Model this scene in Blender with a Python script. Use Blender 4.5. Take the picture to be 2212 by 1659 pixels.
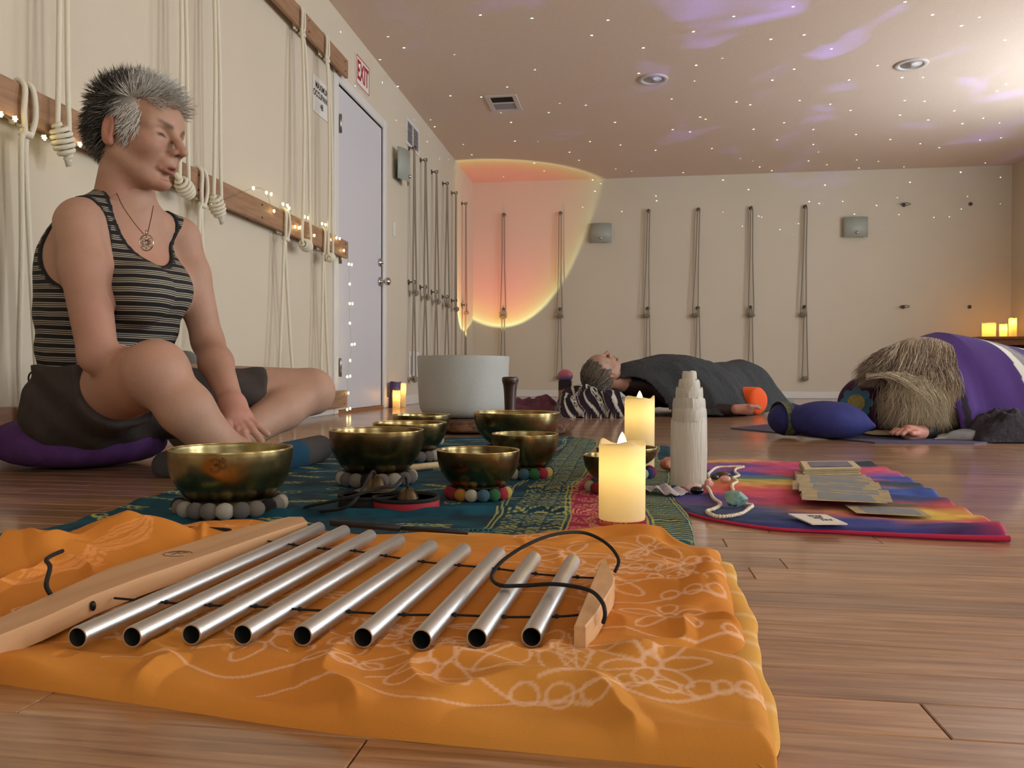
import bpy, math, random
import numpy as np
from mathutils import Vector, Matrix

for o in list(bpy.data.objects):
    bpy.data.objects.remove(o, do_unlink=True)
scene = bpy.context.scene
COL = scene.collection
rng = np.random.default_rng(7)
random.seed(7)

# ---------------------------------------------------------------- camera
F_PX, YAW, PITCH, ROLL, CAMH = 1683.4, .1455, .0102, .0032, .2377
cyw, syw = math.cos(YAW), math.sin(YAW)
FW = np.array([-syw*math.cos(PITCH), cyw*math.cos(PITCH), -math.sin(PITCH)])
_r = np.array([cyw, syw, 0.0]); _u = np.cross(_r, FW)
RT = math.cos(ROLL)*_r + math.sin(ROLL)*_u
UP = -math.sin(ROLL)*_r + math.cos(ROLL)*_u
CAM = np.array([0, 0, CAMH])
cd = bpy.data.cameras.new('camera'); cam = bpy.data.objects.new('camera', cd); COL.objects.link(cam)
cd.sensor_width = 36.0; cd.lens = F_PX/2212*36.0; cd.clip_start = .02; cd.clip_end = 100
mm = Matrix.Identity(4)
for i in range(3):
    mm[i][0] = RT[i]; mm[i][1] = UP[i]; mm[i][2] = -FW[i]; mm[i][3] = CAM[i]
cam.matrix_world = mm
scene.camera = cam

# room dimensions (metres)
XL, XR, YB, YF, ZC = -1.7604, 4.0, 8.8795, -3.0, 2.4693

# ---------------------------------------------------------------- world, lights, exposure
w = bpy.data.worlds.new('world'); scene.world = w; w.use_nodes = True
w.node_tree.nodes['Background'].inputs[0].default_value = (.75, .85, 1, 1)
w.node_tree.nodes['Background'].inputs[1].default_value = 1.0
scene.view_settings.view_transform = 'Standard'
scene.view_settings.look = 'None'
scene.view_settings.exposure = 0.17
scene.view_settings.gamma = 1.0

def area_light(name, loc, direction, sx, sy, power, color):
    d = bpy.data.lights.new(name, 'AREA'); d.shape = 'RECTANGLE'; d.size = sx; d.size_y = sy
    d.energy = power; d.color = color
    o = bpy.data.objects.new(name, d); COL.objects.link(o)
    o.location = loc
    o.rotation_euler = Vector(direction).to_track_quat('-Z', 'Y').to_euler()
    return o
# daylight entering by the windows of the right-hand wall and the wall behind the camera
WIN = [(4.9, 6.6, .75, 2.2), (2.45, 3.2, .08, 2.15), (1.1, 1.85, .08, 2.15), (-2.2, -.4, .08, 2.15)]       # y0 y1 z0 z1 on the right wall
WINB = (.2, 2.0, .75, 2.2)                                             # x0 x1 z0 z1 on the wall behind
area_light('daylight_window_1', (XR-.03, 5.75, 1.5), (-1, 0, .5), 1.6, 1.35, 74, (.86, .93, 1))
area_light('daylight_window_2', (XR-.03, 2.825, 1.12), (-1, 0, .0), .7, 2.0, 46, (.92, .97, 1))
area_light('daylight_window_5', (XR-.03, 1.475, 1.12), (-1, 0, .0), .7, 2.0, 46, (.94, .97, 1))
area_light('daylight_window_3', (XR-.03, -1.3, 1.12), (-1, 0, 0), 1.7, 2.0, 36, (1, .98, .92))
area_light('daylight_window_4', (1.1, YF+.03, 1.5), (0, 1, .1), 1.7, 1.35, 24, (1, .98, .92))

# ---------------------------------------------------------------- pixel rays -> real points in the room
def ray(x, y): return FW + RT*(x-1106)/F_PX - UP*(y-829.5)/F_PX
def UZ(x, y, z=0.): d = ray(x, y); return CAM + d*((z-CAMH)/d[2])
def UX(x, y, X=XL): d = ray(x, y); return CAM + d*X/d[0]
def UY(x, y, Y=YB): d = ray(x, y); return CAM + d*Y/d[1]
def UD(x, y, t): return CAM + ray(x, y)*t
def lin(c):
    c = np.asarray(c, float)/255.
    return np.where(c <= .04045, c/12.92, ((c+.055)/1.055)**2.4)
def L4(c): return tuple(lin(c)) + (1.,)

# ---------------------------------------------------------------- materials
MATS = {}
def nd(t, typ, **kw):
    n = t.nodes.new(typ)
    for k, v in kw.items(): setattr(n, k, v)
    return n
def mat(name, col=(200, 200, 200), rough=.6, metal=0., var=None, bump=None, attr=None, emit=None, trans=0., sheen=0.,
        spec=.5, coat=0., sss=0., glass=0., ior=1.45, alpha=1., stretch=(1, 1, 1), rvar=0., rot=0.):
    """var=(scale, colour2, amount); bump=(scale, strength, detail); attr=name of colour attribute"""
    if name in MATS: return MATS[name]
    m = bpy.data.materials.new(name); m.use_nodes = True; t = m.node_tree; L = t.links
    b = t.nodes['Principled BSDF']; out = t.nodes['Material Output']
    b.inputs['Roughness'].default_value = rough; b.inputs['Metallic'].default_value = metal
    b.inputs['Specular IOR Level'].default_value = spec; b.inputs['Coat Weight'].default_value = coat
    b.inputs['Coat Roughness'].default_value = .15
    b.inputs['Sheen Weight'].default_value = sheen; b.inputs['IOR'].default_value = ior
    b.inputs['Transmission Weight'].default_value = glass; b.inputs['Alpha'].default_value = alpha
    b.inputs['Subsurface Weight'].default_value = sss
    if sss: b.inputs['Subsurface Radius'].default_value = (.02, .008, .004); b.inputs['Subsurface Scale'].default_value = .5
    base = None
    if attr:
        a = nd(t, 'ShaderNodeAttribute'); a.attribute_name = attr; base = a.outputs['Color']
    else:
        c = nd(t, 'ShaderNodeRGB'); c.outputs[0].default_value = L4(col); base = c.outputs[0]
    tc = nd(t, 'ShaderNodeTexCoord'); mp = nd(t, 'ShaderNodeMapping'); mp.inputs['Scale'].default_value = stretch
    vr = nd(t, 'ShaderNodeVectorRotate'); vr.rotation_type = 'Z_AXIS'; vr.inputs['Angle'].default_value = -rot; L.new(tc.outputs['Object'], vr.inputs['Vector']); L.new(vr.outputs[0], mp.inputs['Vector'])
    if var:
        n = nd(t, 'ShaderNodeTexNoise'); n.inputs['Scale'].default_value = var[0]; n.inputs['Detail'].default_value = 5
        L.new(mp.outputs[0], n.inputs['Vector'])
        rp = nd(t, 'ShaderNodeMapRange'); rp.inputs[1].default_value = .35; rp.inputs[2].default_value = .65
        rp.inputs[4].default_value = var[2]; L.new(n.outputs['Fac'], rp.inputs[0])
        mx = nd(t, 'ShaderNodeMix', data_type='RGBA'); mx.inputs[7].default_value = L4(var[1])
        L.new(rp.outputs[0], mx.inputs[0]); L.new(base, mx.inputs[6]); base = mx.outputs[2]
        if rvar:
            rr = nd(t, 'ShaderNodeMapRange'); rr.inputs[3].default_value = rough; rr.inputs[4].default_value = rough+rvar
            rr.inputs[1].default_value = .35; rr.inputs[2].default_value = .65
            L.new(n.outputs['Fac'], rr.inputs[0]); L.new(rr.outputs[0], b.inputs['Roughness'])
    L.new(base, b.inputs['Base Color'])
    if bump:
        n = nd(t, 'ShaderNodeTexNoise'); n.inputs['Scale'].default_value = bump[0]; n.inputs['Detail'].default_value = bump[2]
        L.new(mp.outputs[0], n.inputs['Vector'])
        bp = nd(t, 'ShaderNodeBump'); bp.inputs['Strength'].default_value = bump[1]; bp.inputs['Distance'].default_value = .003
        L.new(n.outputs['Fac'], bp.inputs['Height']); L.new(bp.outputs[0], b.inputs['Normal'])
    if emit:
        b.inputs['Emission Color'].default_value = L4(emit[0]); b.inputs['Emission Strength'].default_value = emit[1]
    if trans:
        tr = nd(t, 'ShaderNodeBsdfTranslucent'); L.new(base, tr.inputs['Color'])
        ms = nd(t, 'ShaderNodeMixShader'); ms.inputs[0].default_value = trans
        L.new(b.outputs[0], ms.inputs[1]); L.new(tr.outputs[0], ms.inputs[2]); L.new(ms.outputs[0], out.inputs['Surface'])
    MATS[name] = m
    return m

# ---------------------------------------------------------------- mesh helpers
class MB:
    """collects vertices and faces; build() links them as ONE mesh object"""
    def __init__(s): s.v = []; s.f = []; s.c = []; s.n = 0
    def add(s, v, f, col=None):
        v = np.asarray(v, float).reshape(-1, 3); s.v.append(v)
        s.f.extend([tuple(i+s.n for i in q) for q in f]); s.n += len(v)
        if col is not None:
            col = np.asarray(col, float)
            s.c.append(np.tile(col, (len(v), 1)) if col.ndim == 1 else col)
        return s
    def box(s, lo, hi, col=None):
        x0, y0, z0 = lo; x1, y1, z1 = hi
        v = [(x, y, z) for x in (x0, x1) for y in (y0, y1) for z in (z0, z1)]
        return s.add(v, [(0, 1, 3, 2), (4, 6, 7, 5), (0, 4, 5, 1), (2, 3, 7, 6), (0, 2, 6, 4), (1, 5, 7, 3)], col)
    def bev(s, lo, hi, b=.004, col=None):
        """box with chamfered edges"""
        lo = np.array(lo, float); hi = np.array(hi, float); b = min(b, *( (hi-lo)/2.01)); ix = {}
        vs = []
        for sx in (0, 1):
            for sy in (0, 1):
                for sz in (0, 1):
                    for ax in range(3):
                        p = [(lo, hi)[q][k] for k, q in enumerate((sx, sy, sz))]
                        for k, q in enumerate((sx, sy, sz)):
                            if k != ax: p[k] += b if q == 0 else -b
                        ix[(sx, sy, sz, ax)] = len(vs); vs.append(p)
        fs = []
        for ax in range(3):
            o1, o2 = [k for k in range(3) if k != ax]
            for q in (0, 1):
                def key(a, c, axx):
                    k3 = [0, 0, 0]; k3[ax] = q; k3[o1] = a; k3[o2] = c; return ix[(*k3, axx)]
                f = [key(0, 0, ax), key(1, 0, ax), key(1, 1, ax), key(0, 1, ax)]
                fs.append(f if (q == 1) == (ax != 1) else f[::-1])
        for ax in range(3):
            o1, o2 = [k for k in range(3) if k != ax]
            for a in (0, 1):
                for c in (0, 1):
                    def key(e, axx):
                        k3 = [0, 0, 0]; k3[ax] = e; k3[o1] = a; k3[o2] = c; return ix[(*k3, axx)]
                    fs.append([key(0, o1), key(1, o1), key(1, o2), key(0, o2)])
        for k3 in [(x, y, z) for x in (0, 1) for y in (0, 1) for z in (0, 1)]:
            fs.append([ix[(*k3, 0)], ix[(*k3, 1)], ix[(*k3, 2)]])
        return s.add(vs, fs, col)
    def tube(s, pts, r, n=8, closed=False, col=None, caps=True):
        p = np.asarray(pts, float); m = len(p)
        r = np.full(m, r) if np.isscalar(r) else np.asarray(r, float)
        if closed: t = np.roll(p, -1, 0)-np.roll(p, 1, 0)
        else: t = np.gradient(p, axis=0)
        t /= np.maximum(np.linalg.norm(t, axis=1, keepdims=True), 1e-9)
        a = np.array([0, 0, 1.]) if abs(t[0][2]) < .9 else np.array([1., 0, 0])
        nrm = np.cross(t[0], a); nrm /= np.linalg.norm(nrm); V = []
        ang = np.arange(n)/n*2*math.pi
        for i in range(m):
            nrm = nrm-t[i]*(nrm@t[i]); nrm /= max(np.linalg.norm(nrm), 1e-9); b = np.cross(t[i], nrm)
            V.append(p[i]+r[i]*(np.cos(ang)[:, None]*nrm+np.sin(ang)[:, None]*b))
        fs = []
        for i in range(m if closed else m-1):
            j = (i+1) % m
            for k in range(n): l = (k+1) % n; fs.append((i*n+k, i*n+l, j*n+l, j*n+k))
        if caps and not closed: fs.append(tuple(range(n))[::-1]); fs.append(tuple((m-1)*n+k for k in range(n)))
        return s.add(np.concatenate(V), fs, col)
    def lathe(s, prof, n=32, center=(0, 0, 0), col=None, sx=1., sy=1.):
        prof = np.asarray(prof, float); m = len(prof); a = np.arange(n)/n*2*math.pi
        V = np.stack([np.outer(prof[:, 0], np.cos(a))*sx, np.outer(prof[:, 0], np.sin(a))*sy, np.repeat(prof[:, 1:2], n, 1)], -1).reshape(-1, 3)+np.array(center)
        fs = [(i*n+k, i*n+(k+1) % n, (i+1)*n+(k+1) % n, (i+1)*n+k) for i in range(m-1) for k in range(n)]
        if prof[0, 0] > 1e-6: fs.append(tuple(range(n))[::-1])
        if prof[-1, 0] > 1e-6: fs.append(tuple((m-1)*n+k for k in range(n)))
        return s.add(V, fs, col)
    def ball(s, c, r, n=12, col=None):
        r = np.ones(3)*r
        a = np.linspace(-math.pi/2, math.pi/2, n//2+1)
        prof = np.stack([np.cos(a), np.sin(a)], 1)
        q = MB(); q.lathe(prof, n); return s.add(q.v[0]*r+np.array(c), q.f, col)
    def build(s, name, m=None, parent=None, smooth=True, loc=None, attr='col'):
        me = bpy.data.meshes.new(name)
        v = np.concatenate(s.v) if s.v else np.zeros((0, 3))
        if loc is not None: v = v-np.array(loc)
        me.from_pydata(v.tolist(), [], s.f); me.update()
        if s.c:
            c = np.concatenate(s.c); a = me.color_attributes.new(attr, 'FLOAT_COLOR', 'POINT')
            a.data.foreach_set('color', np.concatenate([c[:, :3], np.ones((len(c), 1))], 1).astype(np.float32).ravel())
        if smooth: me.polygons.foreach_set('use_smooth', [True]*len(me.polygons)); me.update()
        if m: me.materials.append(m)
        o = bpy.data.objects.new(name, me); COL.objects.link(o)
        if loc is not None: o.location = loc
        if parent is not None: attach(o, parent)
        return o
def attach(o, p):
    """parent o to p keeping o's coordinates as world coordinates"""
    o.parent = p; o.matrix_parent_inverse = Matrix.Translation(-Vector(p.location)) if p.parent is None and p.rotation_euler.to_matrix().to_euler().x == 0 else p.matrix_world.inverted()
def sharp(o, ang=35):
    """flat/smooth by angle"""
    me = o.data
    import bmesh
    b = bmesh.new(); b.from_mesh(me); bmesh.ops.recalc_face_normals(b, faces=b.faces)
    for e in b.edges:
        e.smooth = not (len(e.link_faces) == 2 and e.calc_face_angle(0) > math.radians(ang))
    b.to_mesh(me); b.free(); return o
def tag(o, label, cat, group=None):
    o['label'] = label; o['category'] = cat
    if group: o['group'] = group
    return o
def thing(name, label, cat, loc=(0, 0, 0), group=None):
    o = bpy.data.objects.new(name, None); COL.objects.link(o); o.location = tuple(float(q) for q in loc); o.empty_display_size = .05
    return tag(o, label, cat, group)
def struct(o): o['kind'] = 'structure'; return o
def dup(root, delta=(0, 0, 0), label=None):
    """copy of a thing with its parts and sub-parts, moved by delta"""
    r = root.copy(); COL.objects.link(r); r.location = Vector(root.location)+Vector(delta)
    if label: r['label'] = label
    for ch in list(root.children):
        c = ch.copy(); COL.objects.link(c); c.parent = r
        for g in list(ch.children):
            d = g.copy(); COL.objects.link(d); d.parent = c
    return r

# vectorised value noise
_P = np.random.default_rng(3).random(4096)
def vnoise(p, scale=1., seed=0):
    p = np.asarray(p, float)*scale+seed*17.31; i = np.floor(p).astype(np.int64); f = p-i; f = f*f*(3-2*f)
    d = p.shape[-1]; out = 0
    pr = (73856093, 19349663, 83492791)
    for k in range(2**d):
        wgt = 1.; h = 0
        for a in range(d):
            bit = (k >> a) & 1; wgt = wgt*(f[..., a] if bit else 1-f[..., a]); h = h ^ ((i[..., a]+bit)*pr[a])
        out = out+wgt*_P[h & 4095]
    return out-.5
def fbm(p, scale=1., oct=3, seed=0):
    return sum(vnoise(p, scale*2**k, seed+k)*.5**k for k in range(oct))
def sm(e0, e1, x): t = np.clip((x-e0)/(e1-e0), 0, 1); return t*t*(3-2*t)
def smooth_pts(pts, n=8, closed=False):
    """Catmull-Rom through pts"""
    p = np.asarray(pts, float); m = len(p); out = []
    for i in range(m if closed else m-1):
        if closed: a, b, c, d = p[(i-1) % m], p[i], p[(i+1) % m], p[(i+2) % m]
        else: a, b, c, d = p[max(i-1, 0)], p[i], p[i+1], p[min(i+2, m-1)]
        for k in range(n):
            t = k/n; out.append(.5*((2*b)+(c-a)*t+(2*a-5*b+4*c-d)*t*t+(3*b-a-3*c+d)*t**3))
    if not closed: out.append(p[-1])
    return np.array(out)

# ---------------------------------------------------------------- implicit surfaces (bodies, drapes, stones)
class SDF:
    def __init__(s, lo, hi, h):
        s.lo = np.array(lo, float); s.h = h; s.n = np.maximum(np.ceil((np.array(hi)-s.lo)/h).astype(int)+1, 4)
        s.f = np.full(s.n, .2, np.float32)
        s.ax = [s.lo[k]+np.arange(s.n[k])*h for k in range(3)]
    def sub(s, lo, hi):
        a = np.clip(np.floor((np.array(lo)-s.lo)/s.h).astype(int), 0, s.n-1); b = np.clip(np.ceil((np.array(hi)-s.lo)/s.h).astype(int)+1, 1, s.n)
        if np.any(b <= a): return None, None
        sl = tuple(slice(a[k], b[k]) for k in range(3))
        P = np.stack(np.meshgrid(*[s.ax[k][sl[k]] for k in range(3)], indexing='ij'), -1)
        return sl, P
    def join(s, sl, d, k, op):
        a = s.f[sl]
        if op == 'u':
            hh = np.maximum(k-np.abs(a-d), 0)/max(k, 1e-6); s.f[sl] = np.minimum(a, d)-hh*hh*k*.25
        else:
            d = -d; hh = np.maximum(k-np.abs(a-d), 0)/max(k, 1e-6); s.f[sl] = np.maximum(a, d)+hh*hh*k*.25
    def cone(s, a, b, ra, rb=None, k=.02, op='u'):
        a = np.array(a, float); b = np.array(b, float); rb = ra if rb is None else rb; R = max(ra, rb)+k+s.h*3
        sl, P = s.sub(np.minimum(a, b)-R, np.maximum(a, b)+R)
        if sl is None: return s
        ab = b-a; l2 = max(ab@ab, 1e-12); t = np.clip(((P-a)@ab)/l2, 0, 1)
        d = np.linalg.norm(P-(a+t[..., None]*ab), axis=-1)-(ra+(rb-ra)*t); s.join(sl, d, k, op); return s
    def chain(s, pts, rs, k=.02):
        for i in range(len(pts)-1): s.cone(pts[i], pts[i+1], rs[i], rs[i+1], k)
        return s
    def ell(s, c, r, axes=None, k=.02, op='u'):
        c = np.array(c, float); r = np.ones(3)*r; R = max(r)+k+s.h*3
        sl, P = s.sub(c-R, c+R)
        if sl is None: return s
        q = P-c
        if axes is not None: q = q@np.array(axes, float).T
        k0 = np.linalg.norm(q/r, axis=-1); k1 = np.maximum(np.linalg.norm(q/r**2, axis=-1), 1e-6); d = k0*(k0-1)/k1
        d = np.where(k0 < 1e-3, -min(r), d); s.join(sl, d, k, op); return s
    def pts(s): return np.stack(np.meshgrid(*s.ax, indexing='ij'), -1)
    def mesh(s, smooth=0):
        f = s.f; I = f < 0
        nx, ny, nz = s.n
        cs = [(x, y, z) for x in (0, 1) for y in (0, 1) for z in (0, 1)]
        cnt = sum(I[x:nx-1+x, y:ny-1+y, z:nz-1+z].astype(np.int8) for x, y, z in cs)
        act = np.argwhere((cnt > 0) & (cnt < 8))
        vid = np.full((nx-1, ny-1, nz-1), -1, np.int64); vid[tuple(act.T)] = np.arange(len(act))
        V = np.stack([f[act[:, 0]+x, act[:, 1]+y, act[:, 2]+z] for x, y, z in cs], 1)
        acc = np.zeros((len(act), 3)); num = np.zeros(len(act)); C = np.array(cs, float)
        for i in range(8):
            for j in range(i+1, 8):
                if abs(C[i]-C[j]).sum() != 1: continue
                m = (V[:, i] < 0) != (V[:, j] < 0); den = V[:, i]-V[:, j]; t = np.where(m, V[:, i]/np.where(den == 0, 1, den), 0)
                acc += np.where(m[:, None], C[i]+(C[j]-C[i])*t[:, None], 0); num += m
        verts = s.lo+(act+acc/num[:, None])*s.h
        faces = []
        for ax in range(3):
            o1, o2 = (ax+1) % 3, (ax+2) % 3
            sl0 = [slice(1, -1)]*3; sl0[ax] = slice(0, -1); sl1 = list(sl0); sl1[ax] = slice(1, None)
            a, b = I[tuple(sl0)], I[tuple(sl1)]
            for flip in (0, 1):
                e = np.argwhere((a & ~b) if not flip else (~a & b))
                if not len(e): continue
                e[:, o1] += 1; e[:, o2] += 1
                def g(d1, d2):
                    q = e.copy(); q[:, o1] -= d1; q[:, o2] -= d2; return vid[tuple(q.T)]
                q = np.stack([g(1, 1), g(0, 1), g(0, 0), g(1, 0)], 1)
                faces.append(q[:, ::-1] if flip else q)
        F = np.concatenate(faces); F = F[(F >= 0).all(1)]
        for _ in range(smooth):
            acc = np.zeros_like(verts); num = np.zeros(len(verts))
            for k in range(4):
                np.add.at(acc, F[:, k], verts[F[:, (k+1) % 4]]); np.add.at(acc, F[:, k], verts[F[:, (k+3) % 4]]); np.add.at(num, F[:, k], 2)
            verts = verts*.5+.5*acc/np.maximum(num, 1)[:, None]
        return verts, F
def fast_mesh(name, v, F, m, parent=None, col=None, loc=None, attrs=None):
    """quads as an array"""
    me = bpy.data.meshes.new(name); v = np.asarray(v, np.float32)
    if loc is not None: v = v-np.array(loc, np.float32)
    k = F.shape[1]
    me.vertices.add(len(v)); me.vertices.foreach_set('co', v.astype(np.float32).ravel())
    me.loops.add(F.size); me.loops.foreach_set('vertex_index', F.astype(np.int32).ravel())
    me.polygons.add(len(F)); me.polygons.foreach_set('loop_start', np.arange(0, F.size, k, dtype=np.int32))
    try: me.polygons.foreach_set('loop_total', np.full(len(F), k, np.int32))
    except Exception: pass
    me.polygons.foreach_set('use_smooth', np.ones(len(F), bool)); me.update(); me.validate()
    if col is not None:
        a = me.color_attributes.new('col', 'FLOAT_COLOR', 'POINT')
        a.data.foreach_set('color', np.concatenate([col[:, :3], np.ones((len(col), 1))], 1).astype(np.float32).ravel())
    for nm, arr in (attrs or {}).items():
        a = me.attributes.new(nm, 'FLOAT', 'POINT'); a.data.foreach_set('value', np.asarray(arr, np.float32))
    me.materials.append(m)
    o = bpy.data.objects.new(name, me); COL.objects.link(o)
    if loc is not None: o.location = tuple(float(q) for q in loc)
    if parent is not None: attach(o, parent)
    return o
def gridfaces(nu, nv):
    i = np.arange(nu*nv).reshape(nu, nv)
    return np.stack([i[:-1, :-1], i[1:, :-1], i[1:, 1:], i[:-1, 1:]], -1).reshape(-1, 4)

# ================================================================ THE ROOM
M_wall = mat('cream_wall_paint', (212, 202, 182), .85, var=(1.2, (206, 196, 176), .5), bump=(180, .12, 3), spec=.25)
M_ceil = mat('ceiling_paint', (224, 206, 189), .9, var=(60, (217, 199, 182), .6), bump=(120, .35, 4), spec=.2)
M_white = mat('white_trim_paint', (222, 220, 216), .45, spec=.4)
M_door = mat('white_door_paint', (208, 209, 214), .38, spec=.45)
M_steel = mat('brushed_steel', (150, 148, 145), .3, 1.)
M_dark = mat('dark_metal', (45, 42, 40), .4, .8)
M_chrome = mat('chrome', (200, 198, 195), .15, 1.)

# floor: narrow oak strips, boards in the foreground built one by one
def floor_material():
    m = bpy.data.materials.new('oak_strip_floor'); m.use_nodes = True; t = m.node_tree; L = t.links; b = t.nodes['Principled BSDF']
    a = nd(t, 'ShaderNodeAttribute'); a.attribute_name = 'col'
    tc = nd(t, 'ShaderNodeTexCoord'); mp = nd(t, 'ShaderNodeMapping'); mp.inputs['Scale'].default_value = (3, 55, 1)
    ofs = nd(t, 'ShaderNodeVectorMath', operation='SCALE'); ofs.inputs['Scale'].default_value = 40
    L.new(a.outputs['Color'], ofs.inputs[0])
    ad = nd(t, 'ShaderNodeVectorMath', operation='ADD'); L.new(tc.outputs['Object'], ad.inputs[0]); L.new(ofs.outputs[0], ad.inputs[1])
    L.new(ad.outputs[0], mp.inputs['Vector'])
    n = nd(t, 'ShaderNodeTexNoise'); n.inputs['Scale'].default_value = 2.2; n.inputs['Detail'].default_value = 7; n.inputs['Roughness'].default_value = .62; n.inputs['Distortion'].default_value = .5
    L.new(mp.outputs[0], n.inputs['Vector'])
    cr = nd(t, 'ShaderNodeValToRGB'); e = cr.color_ramp
    e.elements[0].position = .3; e.elements[0].color = L4((128, 90, 60)); e.elements[1].position = .68; e.elements[1].color = L4((196, 154, 114))
    k = e.elements.new(.5); k.color = L4((170, 127, 90))
    L.new(n.outputs['Fac'], cr.inputs[0])
    sp = nd(t, 'ShaderNodeSeparateColor'); L.new(a.outputs['Color'], sp.inputs[0])
    mr = nd(t, 'ShaderNodeMapRange'); mr.inputs[3].default_value = .72; mr.inputs[4].default_value = 1.12; L.new(sp.outputs[0], mr.inputs[0])
    mx = nd(t, 'ShaderNodeMix', data_type='RGBA', blend_type='MULTIPLY'); mx.inputs[0].default_value = 1
    cb = nd(t, 'ShaderNodeCombineColor'); [L.new(mr.outputs[0], cb.inputs[i]) for i in range(3)]
    L.new(cr.outputs[0], mx.inputs[6]); L.new(cb.outputs[0], mx.inputs[7])
    L.new(mx.outputs[2], b.inputs['Base Color'])
    b.inputs['Roughness'].default_value = .34; b.inputs['Specular IOR Level'].default_value = .5
    b.inputs['Coat Weight'].default_value = .7; b.inputs['Coat Roughness'].default_value = .11
    bp = nd(t, 'ShaderNodeBump'); bp.inputs['Strength'].default_value = .08; bp.inputs['Distance'].default_value = .002
    L.new(n.outputs['Fac'], bp.inputs['Height']); L.new(bp.outputs[0], b.inputs['Normal'])
    return m
M_floor = floor_material()
floor = struct(MB().box((XL-.1, YF-.1, -.12), (XR+.1, YB+.1, -.018)).build('floor', mat('subfloor', (70, 48, 34), .8), smooth=False))
PW = .0572
rest = MB(); near = []
row = 0; y = YF
while y < YB:
    x = XL - rng.random()*.9
    while x < XR:
        ln = rng.uniform(.45, 1.25); x0, x1 = max(x, XL), min(x+ln, XR); x += ln
        if x1-x0 < .02: continue
        near.append((x0, x1, y, min(y+PW, YB)))
    y += PW; row += 1
def plank_mesh(mb, q, full):
    x0, x1, y0, y1 = q; c = np.array([rng.random()**1.2, rng.random(), rng.random()]); g = .0005; cb = .0009
    X0, X1, Y0, Y1 = x0+g, x1-g, y0+g*.8, y1-g*.8
    v = [(X0+cb, Y0+cb, 0), (X1-cb, Y0+cb, 0), (X1-cb, Y1-cb, 0), (X0+cb, Y1-cb, 0), (X0, Y0, -cb), (X1, Y0, -cb), (X1, Y1, -cb), (X0, Y1, -cb)]
    f = [(0, 1, 2, 3), (0, 4, 5, 1), (1, 5, 6, 2), (2, 6, 7, 3), (3, 7, 4, 0)]
    if full:
        v += [(X0, Y0, -.018), (X1, Y0, -.018), (X1, Y1, -.018), (X0, Y1, -.018)]; f += [(4, 8, 9, 5), (5, 9, 10, 6), (6, 10, 11, 7), (7, 11, 8, 4)]
    mb.add(v, f, c)
def plank_score(q):
    yc = (q[2]+q[3])/2; xc = (q[0]+q[1])/2; p = np.array([xc, yc, 0])-CAM; d = p@FW
    if yc < .3: return 1e9
    lo = min(abs((np.array([xx, yc, 0])-CAM)@RT/max((np.array([xx, yc, 0])-CAM)@FW, .05)) for xx in (q[0], xc, q[1]))
    return d if lo < .72 else 1e9
order = sorted(near, key=plank_score); pick = set(order[:290])
for q in near:
    if q in pick:
        m1 = MB(); plank_mesh(m1, q, True); m1.build('floor_plank', M_floor, floor, smooth=False)
    else: plank_mesh(rest, q, False)
o = rest.build('floor_boards', M_floor, floor, smooth=False); o['kind'] = 'stuff'

# shell
struct(MB().box((XL-.1, YF-.1, ZC), (XR+.1, YB+.1, ZC+.1)).build('ceiling', M_ceil, smooth=False))
struct(MB().box((XL-.1, YB, -.02), (XR+.1, YB+.1, ZC)).build('wall_back', M_wall, smooth=False))
D1 = (4.577, 5.48, 2.035)     # door y0 y1 top
ml = MB(); ml.box((XL-.1, YF, -.02), (XL, D1[0], ZC)); ml.box((XL-.1, D1[0], D1[2]), (XL, D1[1], ZC)); ml.box((XL-.1, D1[1], -.02), (XL, YB, ZC))
struct(ml.build('wall_left', M_wall, smooth=False))
mr_ = MB(); ys = [YF]+sum([[a, b] for a, b, _, _ in sorted(WIN)], [])+[YB]
for i in range(0, len(ys), 2): mr_.box((XR, ys[i], -.02), (XR+.1, ys[i+1], ZC))
for a, b, z0, z1 in WIN: mr_.box((XR, a, -.02), (XR+.1, b, z0)); mr_.box((XR, a, z1), (XR+.1, b, ZC))
struct(mr_.build('wall_right', M_wall, smooth=False))
x0, x1, z0, z1 = WINB; mf = MB()
mf.box((XL, YF-.1, -.02), (x0, YF, ZC)); mf.box((x1, YF-.1, -.02), (XR, YF, ZC)); mf.box((x0, YF-.1, -.02), (x1, YF, z0)); mf.box((x0, YF-.1, z1), (x1, YF, ZC))
struct(mf.build('wall_front', M_wall, smooth=False))
M_pane = mat('window_glass', (235, 240, 245), .02, glass=1.)
for i, (a, b, z0, z1) in enumerate(WIN):
    m_ = MB()
    for lo, hi in (((a, z0), (b, z0+.05)), ((a, z1-.05), (b, z1)), ((a, z0), (a+.05, z1)), ((b-.05, z0), (b, z1)), (((a+b)/2-.02, z0), ((a+b)/2+.02, z1))):
        m_.box((XR+.03, lo[0], lo[1]), (XR+.08, hi[0], hi[1]))
    wn = struct(m_.build('window_%d' % (i+1), M_white, smooth=False))
    MB().box((XR+.05, a+.05, z0+.05), (XR+.056, b-.05, z1-.05)).build('pane', M_pane, wn, smooth=False)
m_ = MB(); a, b, z0, z1 = WINB
for lo, hi in (((a, z0), (b, z0+.05)), ((a, z1-.05), (b, z1)), ((a, z0), (a+.05, z1)), ((b-.05, z0), (b, z1)), (((a+b)/2-.02, z0), ((a+b)/2+.02, z1))):
    m_.box((lo[0], YF-.08, lo[1]), (hi[0], YF-.03, hi[1]))
wn = struct(m_.build('window_5', M_white, smooth=False))
MB().box((a+.05, YF-.056, z0+.05), (b-.05, YF-.05, z1-.05)).build('pane', M_pane, wn, smooth=False)
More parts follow.
